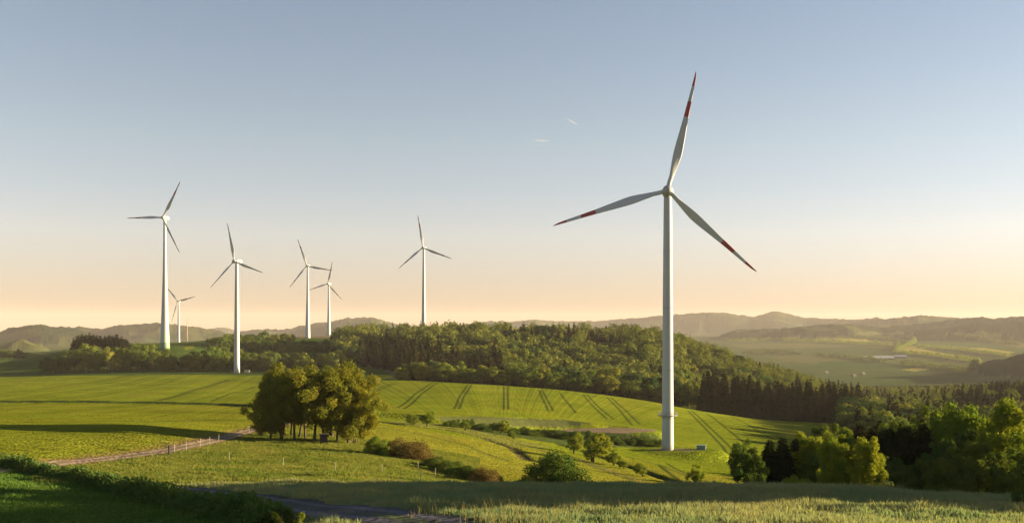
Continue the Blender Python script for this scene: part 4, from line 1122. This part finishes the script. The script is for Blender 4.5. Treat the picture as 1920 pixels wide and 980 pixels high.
# ------------------------------------------------------------------ far hedgerows, barns, village
def far_hedge(pts, hgt, n, label, mat):
    P = poly_w(pts, 2000); L = np.concatenate([[0], np.cumsum(np.linalg.norm(np.diff(P, axis=0), axis=1))])
    k = max(int(L[-1] / 9), 6); Vs = []
    for s_ in np.linspace(0, L[-1], k):
        x = np.interp(s_, L, P[:, 0]) + rng.uniform(-4, 4); y = np.interp(s_, L, P[:, 1]) + rng.uniform(-4, 4); z = float(gxy(x, y)); h = hgt * rng.uniform(.55, 1.25)
        u_ = rng.standard_normal((n, 3)); u_ /= np.linalg.norm(u_, axis=1)[:, None]
        Vs.append(quads(np.array([x, y, z + h * .5]) + u_ * [6, 6, h * .55], u_ + .5 * rng.standard_normal((n, 3)), 4.0 * (.6 + .8 * rng.random(n)), .8)[0])
    V = np.concatenate(Vs)
    o = link('hedgerow', mesh_np('hedgerow', V, [np.arange(len(V)).reshape(-1, 4)], mat)); o['kind'] = 'stuff'; o['label'] = label
far_hedge([(1362, 640), (1450, 638), (1560, 642), (1690, 649)], 15, 60, 'long sunlit hedgerow crossing the far valley fields', M['fresh'])
far_hedge([(1676, 660), (1760, 669), (1838, 680)], 13, 60, 'hedgerow below the yellow field in the far valley', M['fresh'])
far_hedge([(1680, 658), (1700, 650), (1716, 641), (1710, 630)], 15, 60, 'winding tree line climbing the far valley slope', M['fresh'])
far_hedge([(1715, 632), (1800, 634), (1850, 638), (1910, 647)], 16, 60, 'dark hedgerow under the upper yellow field', M['broad'])
far_hedge([(1600, 634), (1650, 637), (1705, 643)], 14, 60, 'dark hedgerow above the long sunlit hedgerow', M['broad'])
far_hedge([(1690, 684), (1720, 686), (1790, 694), (1830, 690)], 12, 60, 'scattered trees at the bottom of the far valley', M['broad'])
far_hedge([(1530, 666), (1600, 672), (1660, 680)], 11, 50, 'low hedgerow crossing the green slope left of the barns', M['broad'])
far_hedge([(1720, 650), (1800, 656), (1890, 668)], 12, 50, 'hedgerow between the two yellow fields of the far valley', M['fresh'])
far_hedge([(1395, 663), (1450, 661), (1502, 664)], 12, 60, 'dark copse in the middle of the far green slope', M['broad'])
def building(name, cat, px, py, wm, dm, hm, rise, roof, label, rz):
    D = hit(px, py, 2000); o = thing(name, label, cat, at(px, D), rz)
    b = MB(); b.box((0, 0, hm / 2 - 1), (wm, dm, hm + 2)); link('wall', b.mesh('wall', M['render']), o)
    b = MB(); x, y = wm / 2 + .6, dm / 2 + .6
    b.add([[-x, -y, hm + .02], [x, -y, hm + .02], [x, y, hm + .02], [-x, y, hm + .02], [-x, 0, hm + rise], [x, 0, hm + rise]], [[0, 1, 5, 4], [2, 3, 4, 5], [3, 2, 1, 0]], [[0, 4, 3], [1, 2, 5]])
    link('roof', b.mesh('roof', roof), o)
building('barn', 'barn', 1656, 673, 66, 20, 4, 7, M['roofpale'], 'long far barn with bright white roof in the valley fields', R(6))
building('barn', 'barn', 1688, 671, 40, 18, 5, 6, M['roofgrey'], 'far barn with blue-grey roof behind the long white roofed barn', R(4))
building('barn', 'barn', 1622, 672, 12, 10, 4, 4, M['roofpale'], 'small white roofed shed left of the long far barn', R(4))
for px, py, lb, rf in ((1549, 700, 'far house with pale wall left of the village edge', M['rooftile']), (1601, 706, 'far lower house at the wood edge in the valley', M['rooftile']), (1618, 702, 'far house with grey roof behind the lower house', M['rooftile'])):
    building('house', 'house', px, py, 8, 7, 3.2, 3.2, rf, lb, R(20))

# ------------------------------------------------------------------ fence posts along the track and in the meadow
def post(px, py, h, r, mat, label, group, kind='fence_post'):
    D = hit(px, py); b = MB(); b.lathe([(r, -.3), (r, h - r * .6), (r * .6, h)], 8)
    o = link(kind, b.mesh(kind, mat), None, at(px, D)); tag(o, label, 'post', group); o.rotation_euler = (rng.uniform(-.04, .04), rng.uniform(-.04, .04), 0)
post(317, 853, 1.35, .13, M['darkwood'], 'thick dark wooden post beside the farm track', None, 'gate_post')
for px, py in ((327, 848), (349, 844), (376, 837), (393, 833), (410, 828), (422, 824), (431, 821), (438, 819), (447, 816), (456, 813), (467, 809), (478, 806), (490, 803)):
    post(px, py, 1.2, .03, M['white'], 'thin pale fence post in the line along the farm track', 'pale posts along the farm track')
for px, py, lb in ((430, 863, 'thin white post in the meadow below the track'), (531, 874, 'white post in the middle of the sunlit meadow'), (629, 884, 'thin white post in the meadow below the tree clump'), (716, 888, 'thin white post near the sloping hedge, lower in the meadow'),
                  (784, 880, 'thin white post beside the sloping hedge, upper of two'), (816, 893, 'thin white post beside the sloping hedge, lower of two'), (788, 909, 'short white post at the shaded foot of the meadow')):
    post(px, py, 1.1, .026, M['white'], lb, None)

# ------------------------------------------------------------------ hedge in the lower left
hp = [(-60, 858), (0, 872), (100, 893), (200, 915), (300, 937), (400, 958), (470, 975), (520, 990)]
HP = poly_w(hp)
Lh = np.concatenate([[0], np.cumsum(np.linalg.norm(np.diff(HP, axis=0), axis=1))])
Vs = []
nh = 30000
s_ = rng.random(nh) * Lh[-1]
off = rng.standard_normal(nh) * 0.62
hx = np.interp(s_, Lh, HP[:, 0]); hy = np.interp(s_, Lh, HP[:, 1])
tgx = np.interp(s_ + .5, Lh, HP[:, 0]) - hx; tgy = np.interp(s_ + .5, Lh, HP[:, 1]) - hy; tl = np.hypot(tgx, tgy) + 1e-6
hx, hy = hx - tgy / tl * off, hy + tgx / tl * off
hh = (0.70 + 0.35 * vnoise(s_ / 4.7, off * 0, 61) + .35 * vnoise(s_ / 1.3, off, 62) + .5 * rng.random(nh) ** 4) * np.exp(-(off / 1.3)**2)
P = np.c_[hx, hy, gxy(hx, hy) + np.clip(hh * (1 - rng.random(nh) ** 2.0 * .95) * 1.15, .03, 3)]
V1, q1 = quads(P, np.c_[rng.standard_normal((nh, 2)), np.abs(rng.standard_normal(nh))], .17 * (.6 + .9 * rng.random(nh)), 1.3)
o = thing('hedge', 'overgrown dark hedge strip between the green ley and the lane at lower left', 'hedge', (HP[2][0], HP[2][1], float(gxy(*HP[2]))))
base = np.array(o.location)
link('foliage', mesh_np('foliage', V1 - base, [q1], M['nettle']), o)
b = MB()
for s0 in np.arange(1, Lh[-1], 1.1):
    x, y = np.interp(s0, Lh, HP[:, 0]), np.interp(s0, Lh, HP[:, 1]); z = float(gxy(x, y))
    b.tube(np.array([[x, y, z - .1], [x + rng.uniform(-.2, .2), y + rng.uniform(-.2, .2), z + .9]]) - base, [.03, .012], 5)
link('stems', b.mesh('stems', M['bark'], weld=False), o, kind='stuff')
HB = bush_meshes(1.7, 1.5, 900, .16, M['nettle'], 870, k=6)
for px, py, tp, wp, lb in ((22, 878, 856, 40, 'bushy shrub at the left end of the overgrown hedge'), (118, 893, 872, 26, 'small shrub standing out of the overgrown hedge near the track bend'), (148, 900, 873, 34, 'dark round shrub in the overgrown hedge'), (206, 912, 884, 36, 'twiggy shrub in the overgrown hedge'),
                          (310, 925, 903, 36, 'dark sapling at the lane side of the overgrown hedge'), (262, 920, 893, 26, 'leafy sapling rising from the overgrown hedge'), (185, 905, 880, 22, 'thin leafy shrub rising from the overgrown hedge, next to the twiggy one')):
    bush(lb, HB, 1.7, 1.5, px, py, tp, wp, 'hedge_shrub', 'shrub')

# ------------------------------------------------------------------ grasses
def grass(name, n, d0, d1, p0, p1, h0, h1, wd, mat, keepf=None, power=1.0, **props):
    u_ = rng.random(n); D = (d0 ** power + u_ * (d1 ** power - d0 ** power)) ** (1 / power)
    px = rng.uniform(p0, p1, n)
    if keepf is not None:
        k = keepf(px, D); px, D = px[k], D[k]
    n = len(D); x = (px - 960) / F * D; z = gz(px, D)
    tuft = np.clip(1 + 1.4 * vnoise(x / 1.7, D / 1.7, 71) + .8 * vnoise(x / .5, D / .5, 72), .35, 2.2)
    h = rng.uniform(h0, h1, n) * tuft; a = rng.random(n) * 6.28; w_ = wd * rng.uniform(.6, 1.4, n)
    ln = h * rng.uniform(.1, .5, n); b_ = rng.random(n) * 6.28
    B = np.c_[x, D, z - .03]; sx = np.c_[np.cos(a) * w_, np.sin(a) * w_, np.zeros(n)] / 2
    mid = B + np.c_[np.cos(b_) * ln * .3, np.sin(b_) * ln * .3, h * .6]; tip = B + np.c_[np.cos(b_) * ln, np.sin(b_) * ln, h]
    V = np.stack([B - sx, B + sx, mid + sx * .8, tip, mid - sx * .8], 1).reshape(-1, 3)
    i_ = np.arange(n)[:, None] * 5
    return link(name, mesh_np(name, V, [i_ + np.array([[0, 1, 2, 4]]), i_ + np.array([[4, 2, 3]])], mat), **props)
lane_w = np.array([hpt(300, 914), hpt(340, 919), hpt(420, 930), hpt(520, 943), hpt(620, 957), hpt(720, 968), hpt(770, 977), hpt(805, 990), np.array([-1.0, 28.0])])
trk_w = np.array(trk)
def free(px, D):
    x = (px - 960) / F * D
    return (seg_dist(lane_w, x, D) > 2.15) & (seg_dist(trk_w, x, D) > 1.6)
grass('foreground_grass', 260000, 30, 88, -60, 1990, .16, .34, .05, M['foregrass'], lambda p, D: free(p, D) & ~((p < 560) & (HZ - gz(p, D) / D * F > 872 + p * .205)), 1.3, kind='stuff', label='tall seeding grass on the shaded foreground slope')
grass('ley_grass', 60000, 36, 100, -60, 600, .10, .22, .06, M['leygrass'], lambda p, D: (HZ - gz(p, D) / D * F > 872 + p * .205), 1.3, kind='stuff', label='short dark green grass of the ley below the hedge')
grass('meadow_grass', 220000, 84, 185, 60, 900, .10, .25, .09, M['grass'], lambda p, D: free(p, D) & (HZ - gz(p, D) / D * F > trk_line(p) + 3), 1.5, kind='stuff', label='tufted grass of the sunlit meadow below the track')
grass('dry_grass', 5000, 36, 66, 760, 1990, .30, .62, .028, M['seed'], lambda p, D: vnoise((p - 960) / F * D / 4, D / 3, 81) + .35 * np.exp(-((p - 960) / 160) ** 2) > .12, 1.2, kind='stuff', label='dry seed heads standing above the foreground grass')

# ------------------------------------------------------------------ contrails, very high and far
def contrail(p0, p1, D, label):
    a = np.array([(p0[0] - 960) / F * D, D, -(p0[1] - HZ) / F * D]); b_ = np.array([(p1[0] - 960) / F * D, D * 1.02, -(p1[1] - HZ) / F * D * 1.02])
    b = MB(); b.tube([a + (b_ - a) * t for t in np.linspace(0, 1, 9)], np.array([.1, .5, .8, 1, 1, .9, .7, .4, .1]) * 12, 8)
    o = link('contrail', b.mesh('contrail', M['contrail'], True)); o['kind'] = 'stuff'; o['label'] = label
m, t, out = new_mat('contrail_ice')
di = N(t, 'ShaderNodeBsdfTranslucent'); di.inputs[0].default_value = (.9, .9, .9, 1); df = N(t, 'ShaderNodeBsdfDiffuse'); df.inputs[0].default_value = (.9, .9, .9, 1)
m1 = N(t, 'ShaderNodeMixShader'); t.links.new(di.outputs[0], m1.inputs[1]); t.links.new(df.outputs[0], m1.inputs[2])
tp_ = N(t, 'ShaderNodeBsdfTransparent'); m2 = N(t, 'ShaderNodeMixShader'); m2.inputs[0].default_value = .13
t.links.new(tp_.outputs[0], m2.inputs[1]); t.links.new(m1.outputs[0], m2.inputs[2]); t.links.new(m2.outputs[0], out.inputs[0])
M['contrail'] = m
contrail((1064, 223), (1087, 235), 22000, 'short slanting contrail high in the sky left of the large turbine')
contrail((1000, 263), (1032, 265), 24000, 'faint level contrail in the sky below the slanting one')

# ------------------------------------------------------------------ the air
zmin = float(Zg.min())
b = MB(); top_z = 215.0; lo = zmin - 4; S = 15500
b.box((0, 0, (top_z + lo) / 2), (2 * S, 2 * S, top_z - lo))
m, t, out = new_mat('evening_air')
pv = N(t, 'ShaderNodeVolumePrincipled'); pv.inputs['Color'].default_value = (.96, .905, .87, 1); pv.inputs['Density'].default_value = 3.2e-5; pv.inputs['Anisotropy'].default_value = 0.0
t.links.new(pv.outputs[0], out.inputs['Volume'])
h = link('haze', b.mesh('haze', m)); h['kind'] = 'stuff'; h['label'] = 'thin evening haze filling the valley air'
print('ground', zmin, float(Zg.max()))
